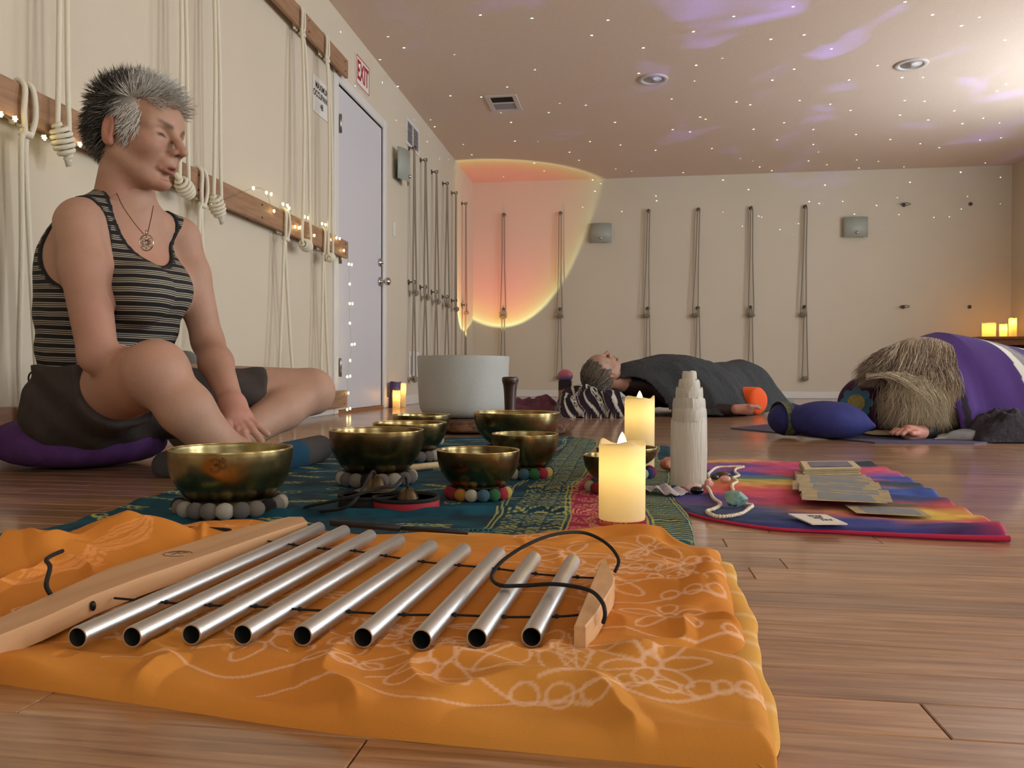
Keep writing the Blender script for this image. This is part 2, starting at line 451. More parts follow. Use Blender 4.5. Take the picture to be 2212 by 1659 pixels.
# baseboards
for nm, bits in (('back', [((XL, YB-.014, 0), (XR, YB, .078))]), ('left', [((XL, YF, 0), (XL+.014, D1[0]-.075, .078)), ((XL, D1[1]+.075, 0), (XL+.014, YB-.014, .078))]), ('right', [((XR-.014, YF, 0), (XR, YB-.014, .078))])):
    m_ = MB(); [m_.bev(lo, hi, .006) for lo, hi in bits]; struct(m_.build('baseboard_'+nm, M_white, smooth=False))
# door with casing
dr = MB(); dr.bev((XL-.045, D1[0]+.006, .022), (XL-.004, D1[1]-.006, D1[2]-.006), .003)
door = struct(dr.build('door_1', M_door, smooth=False))
MB().box((XL-.06, D1[0], 0), (XL+.012, D1[1], .02)).build('threshold', mat('oak_threshold', (150, 100, 62), .5), door, smooth=False)
cs = MB()
for lo, hi in (((D1[0]-.065, 0), (D1[0], D1[2]+.065)), ((D1[1], 0), (D1[1]+.065, D1[2]+.065)), ((D1[0], D1[2]), (D1[1], D1[2]+.065))):
    cs.bev((XL-.02, lo[0], lo[1]), (XL+.016, hi[0], hi[1]), .006)
struct(cs.build('trim_1', M_white, smooth=False))
for z in (1.78, .98, .285):
    h = MB(); h.bev((XL-.006, D1[0]-.004, z-.05), (XL+.004, D1[0]+.03, z+.05), .002); h.tube([(XL+.02, D1[0]+.010, z-.055), (XL+.02, D1[0]+.010, z+.055), (XL+.02, D1[0]+.010, z+.06)], [.010, .010, .006], 12)
    h.build('hinge', M_steel, door)
def on_wall_left(prof, y, z, n=24):          # lathe profile (r, out) turned to stand out of the left wall
    q = MB(); q.lathe(prof, n); v = q.v[0]; return np.stack([XL+v[:, 2], y+v[:, 0], z+v[:, 1]], 1), q.f
k = MB(); k.add(*on_wall_left([(0, -.004), (.033, -.004), (.033, .006), (.028, .012), (.012, .014), (.011, .035), (.02, .04), (.028, .05), (.029, .062), (.024, .074), (.012, .08), (0, .081)], 5.425, .915))
k.build('door_knob', M_chrome, door)
k = MB(); k.add(*on_wall_left([(0, -.004), (.03, -.004), (.03, .006), (.025, .014), (.012, .016), (.01, .026), (0, .028)], 5.425, 1.052)); k.build('deadbolt', M_chrome, door)
# small access hatch further along the wall
ht = struct(MB().bev((XL, 6.17, .2), (XL+.012, 6.5, .44), .003).build('trim_2', M_white, smooth=False))
MB().bev((XL+.012, 6.2, .25), (XL+.018, 6.235, .40), .002).build('hinge', M_steel, ht, smooth=False)

# text as a flat printed mesh
def text_mesh(txt, size, sx=1., bold=0.):
    cu = bpy.data.curves.new('t', 'FONT'); cu.body = txt; cu.size = size; cu.align_x = 'CENTER'; cu.align_y = 'CENTER'; cu.offset = bold
    ob = bpy.data.objects.new('t', cu); COL.objects.link(ob); dg = bpy.context.evaluated_depsgraph_get()
    me = bpy.data.meshes.new_from_object(ob.evaluated_get(dg)); v = np.array([p.co[:] for p in me.vertices]).reshape(-1, 3); f = [tuple(p.vertices) for p in me.polygons]
    bpy.data.objects.remove(ob, do_unlink=True); v[:, 0] *= sx; return v, f
def text_on_left(mb, txt, y, z, size, sx, off, bold=0):
    v, f = text_mesh(txt, size, sx, bold); mb.add(np.stack([np.full(len(v), XL+off), y+v[:, 0], z+v[:, 1]], 1), f); return mb
def frame_left(mb, y0, y1, z0, z1, wd, x0, x1):
    for a, b, c, d in ((y0, y1, z0, z0+wd), (y0, y1, z1-wd, z1), (y0, y0+wd, z0+wd, z1-wd), (y1-wd, y1, z0+wd, z1-wd)): mb.box((XL+x0, a, c), (XL+x1, b, d))
    return mb
s = thing('exit_sign', 'red and white EXIT sign above the white door', 'sign', (XL, 5.03, 2.15))
MB().bev((XL, 4.9, 2.145), (XL+.008, 5.165, 2.345), .002).build('board', mat('sign_white', (232, 228, 220), .5), s, smooth=False)
frame_left(MB(), 4.905, 5.16, 2.15, 2.34, .006, .008, .0095).build('border', mat('sign_red', (170, 32, 44), .5), s, smooth=False)
text_on_left(MB(), 'EXIT', 5.033, 2.245, .175, .62, .0095, .004).build('lettering', mat('sign_red'), s, smooth=False)
s = thing('occupancy_sign', 'white MAXIMUM OCCUPANCY 48 sign beside the door', 'sign', (XL, 4.33, 1.73))
MB().bev((XL, 4.205, 1.735), (XL+.005, 4.455, 1.945), .002).build('board', mat('sign_pale', (226, 224, 218), .5), s, smooth=False)
tx = MB(); mk = mat('sign_black', (25, 25, 25), .6)
for z, q in ((1.895, 'MAXIMUM'), (1.845, 'OCCUPANCY'), (1.79, '48')): text_on_left(tx, q, 4.33, z, .05, .8, .0055, .0015)
tx.build('lettering', mk, s, smooth=False)
# wall vent, switch
s = thing('wall_vent', 'white wall register with two grey louvred panels near the ceiling', 'vent', (XL, 6.27, 2.1))
frame_left(MB(), 6.08, 6.46, 2.1, 2.32, .025, 0, .01).box((XL, 6.258, 2.12), (XL+.01, 6.282, 2.3)).build('frame', M_white, s, smooth=False)
for ya, yb in ((6.105, 6.258), (6.282, 6.435)):
    for k in range(9):
        z = 2.128+k*.02; MB().add([(XL+.001, ya, z+.008), (XL+.001, yb, z+.008), (XL+.009, yb, z-.008), (XL+.009, ya, z-.008), (XL+.002, ya, z+.01), (XL+.002, yb, z+.01), (XL+.01, yb, z-.006), (XL+.01, ya, z-.006)], [(0, 1, 2, 3), (4, 7, 6, 5), (0, 4, 5, 1), (2, 6, 7, 3), (0, 3, 7, 4), (1, 5, 6, 2)]).build('slat', mat('vent_grey', (150, 150, 158), .5), s, smooth=False)
s = thing('light_switch', 'white light switch plate right of the door', 'switch', (XL, 5.77, 1.3))
MB().bev((XL, 5.735, 1.3), (XL+.006, 5.805, 1.41), .002).build('plate', M_white, s, smooth=False)
MB().bev((XL+.006, 5.76, 1.335), (XL+.01, 5.78, 1.375), .002).build('rocker', M_white, s, smooth=False)

# sconces: bent frosted glass on a bracket
M_glassfrost = mat('frosted_glass', (196, 202, 192), .35, trans=.35, spec=.5)
def sconce(name, label, loc, ang, wd, ht):
    """loc on wall, ang: direction out of the wall"""
    s = thing(name, label, 'wall lamp', loc, 'wall sconces')
    c, sn = math.cos(ang), math.sin(ang)
    def tr(v): v = np.asarray(v, float); return np.stack([loc[0]+c*v[:, 0]-sn*v[:, 1], loc[1]+sn*v[:, 0]+c*v[:, 1], loc[2]+v[:, 2]], 1)
    u = np.linspace(-1, 1, 13); vs = []
    for th in (0, .005):
        for z in (0, ht):
            vs += [(.045+.045*(1-a*a)+th, a*wd/2, z) for a in u]
    f = []
    for i in range(12): f += [(i, i+13, i+14, i+1), (26+i, 27+i, 40+i, 39+i), (i, i+1, 27+i, 26+i), (13+i, 39+i, 40+i, 14+i)]
    f += [(0, 26, 39, 13), (12, 25, 51, 38)]
    MB().add(tr(vs), f).build('glass_shade', M_glassfrost, s)
    q = MB(); q.bev((0, -.05, .02), (.014, .05, .17), .003); q.v[-1] = tr(q.v[-1]); n0 = len(q.v)
    q.tube([(.01, 0, .05), (.07, 0, .035), (.1, 0, .04)], .008, 8); q.v[-1] = tr(q.v[-1])
    q.build('bracket', M_steel, s)
    q = MB(); q.ball((.102, 0, .042), .016, 12); q.v[-1] = tr(q.v[-1]); q.build('finial', M_chrome, s)
sconce('wall_sconce', 'frosted glass wall sconce between the door and the grey ropes', (XL, 5.84, 1.73), 0, .26, .24)
sconce('wall_sconce', 'bent frosted glass sconce on the back wall above the lying person', (-.29, YB, 1.74), -math.pi/2, .24, .215)
sconce('wall_sconce', 'bent frosted glass sconce on the back wall above the crouching person', (2.43, YB, 1.74), -math.pi/2, .25, .215)

# ceiling: two recessed lights and a register
M_trimwh = mat('downlight_trim', (205, 198, 192), .5)
for i, (x, y, lab) in enumerate(((.19, 5.96, 'round recessed ceiling light nearer the middle of the room, switched off'), (2.0, 5.93, 'round recessed ceiling light nearer the bright window side, switched off'))):
    s = thing('recessed_light', lab, 'ceiling light', (x, y, ZC), 'recessed downlights')
    MB().lathe([(.078, 0), (.11, 0), (.112, -.004), (.108, -.009), (.085, -.011), (.076, -.004), (.072, .002), (.078, 0)], 40, (x, y, ZC)).build('trim_ring', M_trimwh, s)
    MB().lathe([(0, -.001), (.05, -.002), (.074, -.003)], 32, (x, y, ZC)).build('lens', mat('downlight_lens', (225, 222, 218), .3), s)
s = thing('ceiling_vent', 'square white ceiling register with dark louvres', 'vent', (-1.0, 6.3, ZC))
vx0, vx1, vy0, vy1 = -1.13, -.87, 6.12, 6.49
q = MB()
for a, b, c, d in ((vx0, vx1, vy0, vy0+.04), (vx0, vx1, vy1-.04, vy1), (vx0, vx0+.04, vy0+.04, vy1-.04), (vx1-.04, vx1, vy0+.04, vy1-.04), (vx0+.04, vx1-.04, 6.29, 6.31)): q.bev((a, c, ZC-.01), (b, d, ZC), .003)
q.build('frame', M_trimwh, s, smooth=False)
MB().box((vx0+.03, vy0+.03, ZC-.002), (vx1-.03, vy1-.03, ZC)).build('backing', mat('vent_dark', (40, 38, 36), .8), s, smooth=False)
for k in range(14):
    yy = vy0+.05+k*.0205
    if abs(yy-6.3) < .015: continue
    tl = .006 if k < 7 else -.006
    MB().add([(vx0+.04, yy-tl, ZC-.0085), (vx1-.04, yy-tl, ZC-.0085), (vx1-.04, yy+tl, ZC-.002), (vx0+.04, yy+tl, ZC-.002), (vx0+.04, yy-tl+.0015, ZC-.0085), (vx1-.04, yy-tl+.0015, ZC-.0085), (vx1-.04, yy+tl+.0015, ZC-.002), (vx0+.04, yy+tl+.0015, ZC-.002)],
             [(0, 1, 2, 3), (4, 7, 6, 5), (0, 4, 5, 1), (2, 6, 7, 3), (0, 3, 7, 4), (1, 5, 6, 2)]).build('slat', mat('vent_slat', (150, 146, 140), .5), s, smooth=False)

# ---------------------------------------------------------------- wooden rope rails on the left wall
def wood(name, c1, c2, scale=(2, 2, 2), rough=.5):
    return mat(name, c1, rough, var=(6, c2, .9), bump=(9, .1, 4), stretch=scale)
M_rail = wood('oak_rail', (164, 128, 98), (142, 106, 78), (14, 1.2, 14), .5)
def rail(label, z0, z1, ya, yb):
    s = thing('rope_rail', label, 'rail', (XL, (ya+yb)/2, z0), 'wooden wall rails')
    MB().bev((XL+.04, ya, z0), (XL+.062, yb, z1), .003).build('board', M_rail, s, smooth=False)
    y = yb-.05; scr = []
    while y > ya: scr.append(y); y -= .55
    for y in scr:
        MB().bev((XL, y-.03, z0+.01), (XL+.04, y+.03, z1-.01), .002).build('spacer', M_rail, s, smooth=False)
        for dz in (.03, -.03):
            MB().add(*on_wall_left([(0, .0615), (.005, .0615), (.005, .0635), (0, .064)], y, (z0+z1)/2+dz, 10)).build('screw', M_dark, s)
rail('long oak rail at head height, behind the seated woman', .957, 1.062, .3, 4.615)
rail('high oak rail whose end stops above the MAXIMUM OCCUPANCY sign', 2.062, 2.172, .3, 4.61)
rail('low oak rail just above the floor, ending behind the bare knee', .043, .147, .3, 4.6)

# white ropes looped over the rails
M_rope = mat('white_braided_rope', (224, 218, 198), .9, bump=(260, .5, 2), stretch=(1, 1, .35))
XF = XL+.062
def rope_thing(label): return thing('wall_rope', label, 'rope', (XL+.05, 0, 0), 'white yoga wall ropes')
def hang_rope(label, y, ztop, zbot, spread=.03, knot=True, kdir=0, r=.0078, out=.03, kscale=1.):
    """loop over a rail at ztop, two strands hanging down to a wound knot at zbot"""
    s = rope_thing(label); s.location = (XL+.05, y, zbot)
    for sg in (-1, 1):
        p = [(XL+.03, y+sg*.012, ztop-.11), (XL+.028, y+sg*.012, ztop-.03), (XL+.05, y+sg*.012, ztop+.008), (XF+r+.002, y+sg*.013, ztop-.015), (XF+r+.004, y+sg*.016, ztop-.1), (XF+r, y+sg*.01, ztop-.13),
             (XF+out*.6, y+sg*spread*.35, ztop-.25), (XF+out, y+sg*spread*.55, (ztop+zbot)/2), (XF+out, y+sg*spread*.8, zbot+.2), (XF+out, y+sg*spread, zbot+.03), (XF+out, y+sg*spread*.5, zbot)]
        MB().tube(smooth_pts(p, 8), r, 8).build('strand', M_rope, s)
    MB().tube([(XF-.01, y, ztop-.128), (XF+.012, y, ztop-.135), (XF+.02, y, ztop-.15)], [r*1.3, r*2.0, r*1.2], 8).build('hitch', M_rope, s)
    if knot:
        c = np.array([XF+out, y, zbot]); dv = np.array([0, math.cos(kdir), math.sin(kdir)]); q = MB(); ln = .11*kscale; tt = np.linspace(0, 1, 90)
        up = np.cross(dv, [1, 0, 0]); rr = (.024*np.sin(np.clip(tt*1.15, 0, 1)*math.pi)**.5+.004)*kscale
        pts = c+dv*((tt-.5)*ln)[:, None]+(np.cos(tt*7*2*math.pi)*rr)[:, None]*np.array([1., 0, 0])+(np.sin(tt*7*2*math.pi)*rr)[:, None]*up
        q.tube(pts, r*.95, 6); q.tube([c-dv*ln*.4, c+dv*ln*.62], r*1.2, 8); q.build('knot', M_rope, s)
    return s
# loops hanging from the high rail, knots reaching down to the middle rail
hang_rope('white rope with a wound knot hanging in front of the rail, left of the woman', UX(137, 335, XF+.03)[1], 2.165, .93, .024, True, -1.2)
hang_rope('white rope behind the spiky grey hair, knot beside the chin', UX(398, 415, XF+.03)[1], 2.165, .955, .03, True, 2.6)
hang_rope('white rope with an egg shaped knot just right of the woman\'s chin', UX(470, 450, XF+.03)[1], 2.165, .925, .03, True, -1.0)
hang_rope('white rope with a sideways coiled knot at the middle rail near the sign', UX(662, 548, XF+.03)[1], 2.165, .92, .055, True, -.1)
hang_rope('white rope nearest the door, small knot at the rail end', UX(714, 565, XF+.03)[1], 2.165, .91, .035, True, .2, kscale=.8)
# loops hitched on the middle rail, strands hanging to the low rail
for y, sp, lab in ((UX(55, 240, XF)[1], .03, 'white rope hitched round the middle rail at the left edge'), (UX(435, 400, XF)[1], .04, 'white rope hitched round the middle rail below the woman\'s chin'),
                   (UX(616, 480, XF)[1], .07, 'white rope hitched round the middle rail under the fairy lights'), (UX(700, 525, XF)[1], .05, 'white rope hitched round the middle rail nearest the door')):
    s = rope_thing(lab); s.location = (XL+.05, y, .1)
    for sg in (-1, 1):
        p = [(XL+.03, y+sg*.014, .95), (XL+.028, y+sg*.014, 1.04), (XL+.05, y+sg*.014, 1.072), (XF+.012, y+sg*.016, 1.05), (XF+.014, y+sg*.022, .98), (XF+.008, y+sg*.012, .925), (XF+.002, y-.01+sg*.008, .88), (XF+.0, y+sg*sp*.5, .6), (XF+.004, y+sg*sp, .3), (XF+.012, y+sg*sp*1.2, .16), (XF+.012, y+sg*sp*1.2, .06)]
        MB().tube(smooth_pts(p, 8), .0078, 8).build('strand', M_rope, s)
    MB().tube([(XF-.004, y-.02, .925), (XF+.016, y, .918), (XF-.004, y+.02, .925)], .011, 8).build('hitch', M_rope, s)
# bundle of long tails beside the door edge
# white curtain at the far left
cv = []; nu, nz = 90, 24
for i in range(nu):
    a = i/(nu-1); yy = 1.0+a*.86
    for j in range(nz):
        z = .165+(1-j/(nz-1))*.775; fl = .5+.5*j/(nz-1)
        cv.append((XL+.085+.018*math.sin(a*46+.6*math.sin(a*9))*fl+.01*math.sin(a*17+2)*fl, yy+.02*fl*math.sin(a*23), z))
cu = fast_mesh('curtain', np.array(cv), gridfaces(nu, nz), mat('white_curtain_cloth', (216, 208, 190), .9, trans=.2))
md = cu.modifiers.new('th', 'SOLIDIFY'); md.thickness = .003
tag(cu, 'white gathered curtain hanging at the left edge behind the woman', 'curtain')

# fairy lights
M_wire = mat('fairy_wire', (170, 160, 130), .4, .6)
M_bulb = mat('fairy_bulb', (255, 236, 170), .4, emit=((255, 226, 140), 9))
s = thing('fairy_lights', 'string of warm star fairy lights along the rail and down the door edge', 'string lights', (XF, 3.4, .95))
pr = [(1.9, .945), (2.06, .93), (2.16, .95), (2.27, 1.08), (2.45, 1.0), (2.6, .94), (3.0, .95), (3.35, 1.09), (3.48, 1.1), (3.56, 1.03), (3.66, 1.085), (3.73, 1.08), (3.8, 1.0), (3.87, 1.01), (3.92, 1.075), (4.05, 1.0), (4.16, 1.085), (4.3, 1.02), (4.38, 1.045), (4.5, .99), (4.585, .92), (4.6, .8), (4.6, .68), (4.605, .56), (4.64, .43), (4.61, .33), (4.56, .23), (4.58, .13), (4.56, .03)]
wp = np.array([(XF+.012, y, z) for y, z in pr])
# bulbs' heights on the door edge come from the floor up: stretch to match
MB().tube(smooth_pts(wp, 6), .0009, 4).build('wire', M_wire, s)
star = []
for i in range(10):
    rr = .0085 if i % 2 == 0 else .0045; star.append((math.cos(i*math.pi/5)*rr, math.sin(i*math.pi/5)*rr))
for i, (y, z) in enumerate(pr):
    for dy, dz in (((0, 0),) if i % 2 else ((0, 0), (.05, .004))):
        v = [(XF+.014+dx, y+dy+a, z+dz+b) for dx in (-.003, .003) for a, b in star]+[(XF+.008, y+dy, z+dz), (XF+.02, y+dy, z+dz)]
        f = [(k, (k+1) % 10, 10+(k+1) % 10, 10+k) for k in range(10)]+[((k+1) % 10, k, 20) for k in range(10)]+[(10+k, 10+(k+1) % 10, 21) for k in range(10)]
        MB().add(v, f).build('bulb', M_bulb, s)

# ---------------------------------------------------------------- grey ropes on hooks
M_grope = mat('grey_hemp_rope', (150, 140, 124), .9, bump=(300, .5, 2))
def grey_rope(label, base, out, side, zt=2.09, zm=1.0, zb=.2, lean=0., sp=.03, knot=1, tail=True):
    """base: (x,y) on the wall; out: unit vector out of the wall; side: unit vector along it"""
    o_ = np.array([out[0], out[1], 0.]); s_ = np.array([side[0], side[1], 0.]); B = np.array([base[0], base[1], 0.]); Z = np.array([0, 0, 1.])
    t = thing('hook_rope', label, 'rope', B+o_*.02+Z*zb, 'grey wall ropes on hooks')
    for z in (zt, zm):
        q = MB(); q.lathe([(0, 0), (.022, 0), (.022, .006), (0, .007)], 14); v = q.v[0]; q.v[0] = B+v[:, :1]*s_+v[:, 1:2]*Z+v[:, 2:3]*o_+Z*z
        q.tube([B+o_*.004+Z*z, B+o_*.034+Z*z], .006, 8)
        a = np.linspace(-.5, 5.2, 14); q.tube([B+o_*(.046+.014*math.cos(x+2.6))+Z*(z+.014*math.sin(x+2.6)) for x in a], .005, 6)
        q.build('hook', mat('dull_hook_metal', (104, 98, 90), .45, .6), t)
    off = B+o_*.048
    def P(ds, z, do=0.): return off+s_*ds+Z*z+o_*do
    for sg in (-1, 1):
        MB().tube(smooth_pts([P(sg*.006, zt-.002), P(sg*.012+lean*.1, zt-.08), P(sg*sp*.5+lean*.5, (zt+zm)/2), P(sg*sp+lean, zm+.02), P(sg*sp*.8+lean, zm-.075)], 8), .0072, 6).build('upper_strand', M_grope, t)
        if tail:
            MB().tube(smooth_pts([P(sg*.006, zm-.002), P(sg*.012, zm-.08), P(sg*sp*.7, (zm+zb)/2), P(sg*sp*1.1, zb+.02)], 8), .0068, 6).build('lower_strand', M_grope, t)
    def knot_at(c, ln):
        q = MB(); tt = np.linspace(0, 1, 60); rr = .018*np.sin(tt*math.pi)**.5+.005
        q.tube(c+s_*((tt-.5)*ln)[:, None]+(np.cos(tt*36)*rr)[:, None]*o_+(np.sin(tt*36)*rr)[:, None]*Z, .006, 5); q.build('knot', M_grope, t)
    knot_at(P(lean, zm-.085, .005), .08)
    if tail: knot_at(P(0, zb+.01, .005), .07)
    return t
nth = ['nearest the door', 'second from the door', 'third from the door', 'fourth from the door', 'fifth from the door', 'in the corner, last on that wall']
for i, (y, ln) in enumerate(((6.17, .02), (6.53, .03), (6.92, .03), (7.35, .0), (7.74, .0), (8.23, .02))):
    grey_rope('grey rope on hooks on the left wall, '+nth[i], (XL, y), (1, 0), (0, 1), lean=ln, sp=(.05, .07, .07, .09, .03, .04)[i], zb=.2 if i == 0 else .12)
nb = ['in the coloured light at the corner', 'just right of the coloured light', 'left of the lying person\'s middle', 'above the lying person\'s hips', 'above the lying person\'s knees', 'farthest right, hanging free above the baseboard']
for i, (x, ln) in enumerate(((-1.4, 0), (-.75, 0), (.24, -.02), (.785, -.03), (1.35, 0), (1.92, -.02))):
    grey_rope('grey rope on hooks on the back wall, '+nb[i], (x, YB), (0, -1), (1, 0), lean=ln, sp=.028, zb=.21)
for i, (x, z) in enumerate(((2.932, 2.08), (2.93, .992), (3.594, 2.072), (3.594, .986))):
    q = MB(); q.lathe([(0, 0), (.02, 0), (.02, .006), (0, .007)], 14); v = q.v[0]; q.v[0] = np.stack([x+v[:, 0], YB-v[:, 2], z+v[:, 1]], 1)
    q.tube([(x, YB-.004, z), (x, YB-.04, z), (x-.012, YB-.055, z)], .006, 8)
    if i < 2: q.tube([(x+.05*math.cos(a), YB-.05-.004*math.sin(a), z+.012*math.sin(a)) for a in np.linspace(0, 6.28, 20)], .004, 6)
    tag(q.build('wall_hook', mat('dull_hook_metal')), 'bare metal hook on the back wall, %s row, %s' % (('upper', 'lower')[i % 2], 'with a ring' if i < 2 else 'above the cabinet'), 'hook', 'bare wall hooks')

# ================================================================ CLOTHS ON THE FLOOR
def resample(p, n):
    p = smooth_pts(p, 10); d = np.r_[0, np.cumsum(np.linalg.norm(np.diff(p, axis=0), axis=1))]; t = np.linspace(0, d[-1], n)
    return np.stack([np.interp(t, d, p[:, k]) for k in range(p.shape[1])], 1)
def coons(fr, bk, lf, rt, nu, nv):
    fr, bk, lf, rt = resample(fr, nu), resample(bk, nu), resample(lf, nv), resample(rt, nv)
    u = np.linspace(0, 1, nu)[:, None, None]; v = np.linspace(0, 1, nv)[None, :, None]
    P = (1-v)*fr[:, None]+v*bk[:, None]+(1-u)*lf[None]+u*rt[None]-((1-u)*(1-v)*fr[0]+u*(1-v)*fr[-1]+(1-u)*v*bk[0]+u*v*bk[-1])
    return P, u[..., 0]+0*v[..., 0], v[..., 0]+0*u[..., 0]
def pxl(pts, z=0.): return [UZ(x, y, z)[:2] for x, y in pts]
class Print:
    """flat print on a cloth: strokes and fills set vertex colours"""
    def __init__(s, P, col): s.P = P.reshape(-1, 2); s.c = col.reshape(-1, 3).copy(); s.al = .85
    def stroke(s, pts, wd, col, soft=.6):
        pts = np.asarray(pts, float); lo = pts.min(0)-wd*2; hi = pts.max(0)+wd*2
        ix = np.where((s.P > lo).all(1) & (s.P < hi).all(1))[0]
        if not len(ix): return
        q = s.P[ix]; d = np.full(len(ix), 9.)
        for a, b in zip(pts[:-1], pts[1:]):
            ab = b-a; t = np.clip(((q-a)@ab)/max(ab@ab, 1e-12), 0, 1); d = np.minimum(d, np.linalg.norm(q-a-t[:, None]*ab, axis=1))
        m = (1-sm(wd*soft, wd, d))[:, None]*s.al; s.c[ix] = s.c[ix]*(1-m)+np.asarray(col)*m
    def loop(s, c, rx, ry, ang, wd, col, n=18, a0=0, a1=6.3, jit=0):
        a = np.linspace(a0, a1, n); p = np.stack([np.cos(a)*rx, np.sin(a)*ry], 1)*(1+jit*np.sin(a*3+c[0]*50))[:, None]; ca, sa = math.cos(ang), math.sin(ang)
        s.stroke(p@np.array([[ca, sa], [-sa, ca]])+np.asarray(c), wd, col)
M_cloth = mat('printed_cotton', attr='col', rough=.85, bump=(900, .15, 2), spec=.2)
M_satin = mat('dyed_rayon', attr='col', rough=.75, bump=(700, .15, 2), spec=.3)

# ---- orange batik cloth
ends = [((167, 1377), (690, 1141)), ((285, 1376), (744, 1148)), ((413, 1371), (800, 1158)), ((524, 1371), (862, 1168)), ((653, 1373), (932, 1181)), ((784, 1377), (1003, 1189)), ((910, 1382), (1077, 1197)), ((1030, 1378), (1153, 1207)), ((1148, 1376), (1237, 1214))]
ZT, RT_ = .0245, .0089
O_fr = pxl([(-160, 1452), (0, 1478), (300, 1522), (700, 1582), (1100, 1622), (1400, 1650), (1680, 1672)])
O_bk = pxl([(-330, 1330), (-60, 1262), (60, 1212), (140, 1182), (300, 1168), (530, 1140), (700, 1165), (950, 1168), (1150, 1168), (1370, 1154), (1460, 1182), (1555, 1196)])
O_lf = [O_fr[0], (O_fr[0]+O_bk[0])/2+np.array([-.02, 0]), O_bk[0]]
O_rt = [O_fr[-1]]+pxl([(1662, 1560), (1590, 1330)])+[O_bk[-1]]
NU, NV = 420, 360
P, U, V = coons(O_fr, O_bk, O_lf, O_rt, NU, NV)
edge = np.minimum(np.minimum(U*1.1, (1-U)*.9), np.minimum(V*.75, (1-V)*.8))
prof = np.sqrt(np.clip(1-(1-np.clip(edge/.02, 0, 1))**2, 0, 1))
q2 = P@np.array([[.9, .25], [-.25, 1.]])
wr = fbm(np.stack([q2[..., 0]*6, q2[..., 1]*17], -1), 1, 3, 1)
wr2 = fbm(np.stack([P[..., 0]*9+P[..., 1]*4, P[..., 1]*9-P[..., 0]*3], -1), 1, 2, 5)
ridge = np.abs(wr2)
Z = .015*prof + prof*(.011*wr+.008*np.clip(.12-ridge, 0, 1)/.12*sm(0, .3, 1-V)) 
front = 1-sm(.0, .3, V); Z += prof*front*.008*(fbm(P, 11, 2, 9)+.2)
rgt = sm(.72, .95, U); Z += prof*rgt*.009*np.sin(V*38+6*fbm(P, 7, 2, 3))*.6
hc = UZ(230, 1215)[:2]; hd = ((P-hc)@np.array([.83, .55]))/.17; he = ((P-hc)@np.array([-.55, .83]))/.055
hump = np.exp(-(hd**2+he**2)); Z += hump*(.036+.012*np.sin(hd*7+he*3))
hc = UZ(1390, 1172)[:2]; Z += .016*np.exp(-(((P-hc)@np.array([1, 0]))/.05)**2-(((P-hc)@np.array([0, 1]))/.03)**2)
flat = np.exp(-((P[..., 0]+.22)/.27)**6-((P[..., 1]-.83)/.2)**6); Z = Z*(1-.85*flat)+.85*flat*.012*prof
for a_, b_ in ends:
    A, B = UZ(*a_, ZT)[:2], UZ(*b_, ZT)[:2]; ab = B-A; tt = np.clip(((P-A)@ab)/(ab@ab), -.03, 1.03); dl_ = np.linalg.norm(P-A-tt[..., None]*ab, axis=-1)
    Z = np.minimum(Z, ZT-RT_-.0008+np.maximum(dl_-.006, 0)*.9)
base = lin((206, 148, 66)); deep = lin((204, 130, 52))
cm = np.clip(.5+1.3*fbm(P, 5, 2, 4)+hump*.8+.5*sm(.1, -.3, P[..., 0]+.5*V-.35), 0, 1)[..., None]
pr_ = Print(P, base*(1-cm)+deep*cm)
lil = lin((232, 190, 156)); pr_.al = .6; r2 = np.random.default_rng(21)
def batik_flower(pr, c, s_, ang, col, wd):
    k = r2.integers(5, 8)
    for i in range(k):
        a = ang+i*2*math.pi/k; pr.loop(np.array(c)+s_*.62*np.array([math.cos(a), math.sin(a)]), s_*.45, s_*.2, a, wd, col, jit=.08)
    pr.loop(c, s_*.17, s_*.17, 0, wd, col)
def batik_swirl(pr, c, s_, ang, col, wd):
    t = np.linspace(0, 1, 26); a = ang+t*7.5; r = s_*(1-t*.8); pr.stroke(np.stack([np.cos(a)*r, np.sin(a)*r], 1)+c, wd, col)
def batik_leaf(pr, c, s_, ang, col, wd):
    d = np.array([math.cos(ang), math.sin(ang)]); n = np.array([-d[1], d[0]]); t = np.linspace(-1, 1, 14)
    w = (1-t*t)*.32
    pr.stroke(c+s_*(t[:, None]*d+w[:, None]*n), wd, col); pr.stroke(c+s_*(t[:, None]*d-w[:, None]*n), wd, col); pr.stroke(c+s_*np.outer([-1.4, 1], d), wd*.8, col)
    for k in (-.4, 0, .4): pr.stroke(np.array([c+s_*k*d, c+s_*((k+.3)*d+.25*n)]), wd*.7, col); pr.stroke(np.array([c+s_*k*d, c+s_*((k+.3)*d-.25*n)]), wd*.7, col)
for i in range(17):
    c = np.array([r2.uniform(-.7, .06), r2.uniform(.6, 1.15)])
    if i < 9: c = np.array([[-.30, .62], [-.14, .59], [.02, .60], [.04, .74], [.07, .95], [-.02, .86], [-.5, .66], [-.2, .67], [.03, 1.03]][i])
    s_ = r2.uniform(.035, .06); a = r2.uniform(0, 6.3); wd = r2.uniform(.0015, .0023)
    batik_flower(pr_, c, s_, a, lil, wd); batik_leaf(pr_, c+np.array([s_*1.7, s_*.4]), s_*.7, a+.6, lil, wd)
    batik_swirl(pr_, c+np.array([-s_*1.5, s_*.3]), s_*.45, a, lil, wd)
    for k in range(3): pr_.loop(c+np.array([s_*(1.2+.42*k), -s_*.9]), s_*.17, s_*.17, 0, wd, lil)
    t = np.linspace(0, 1, 16); pr_.stroke(c+np.stack([s_*(-2+4*t), s_*(-1.2+.25*np.sin(t*9))], 1), wd, lil)
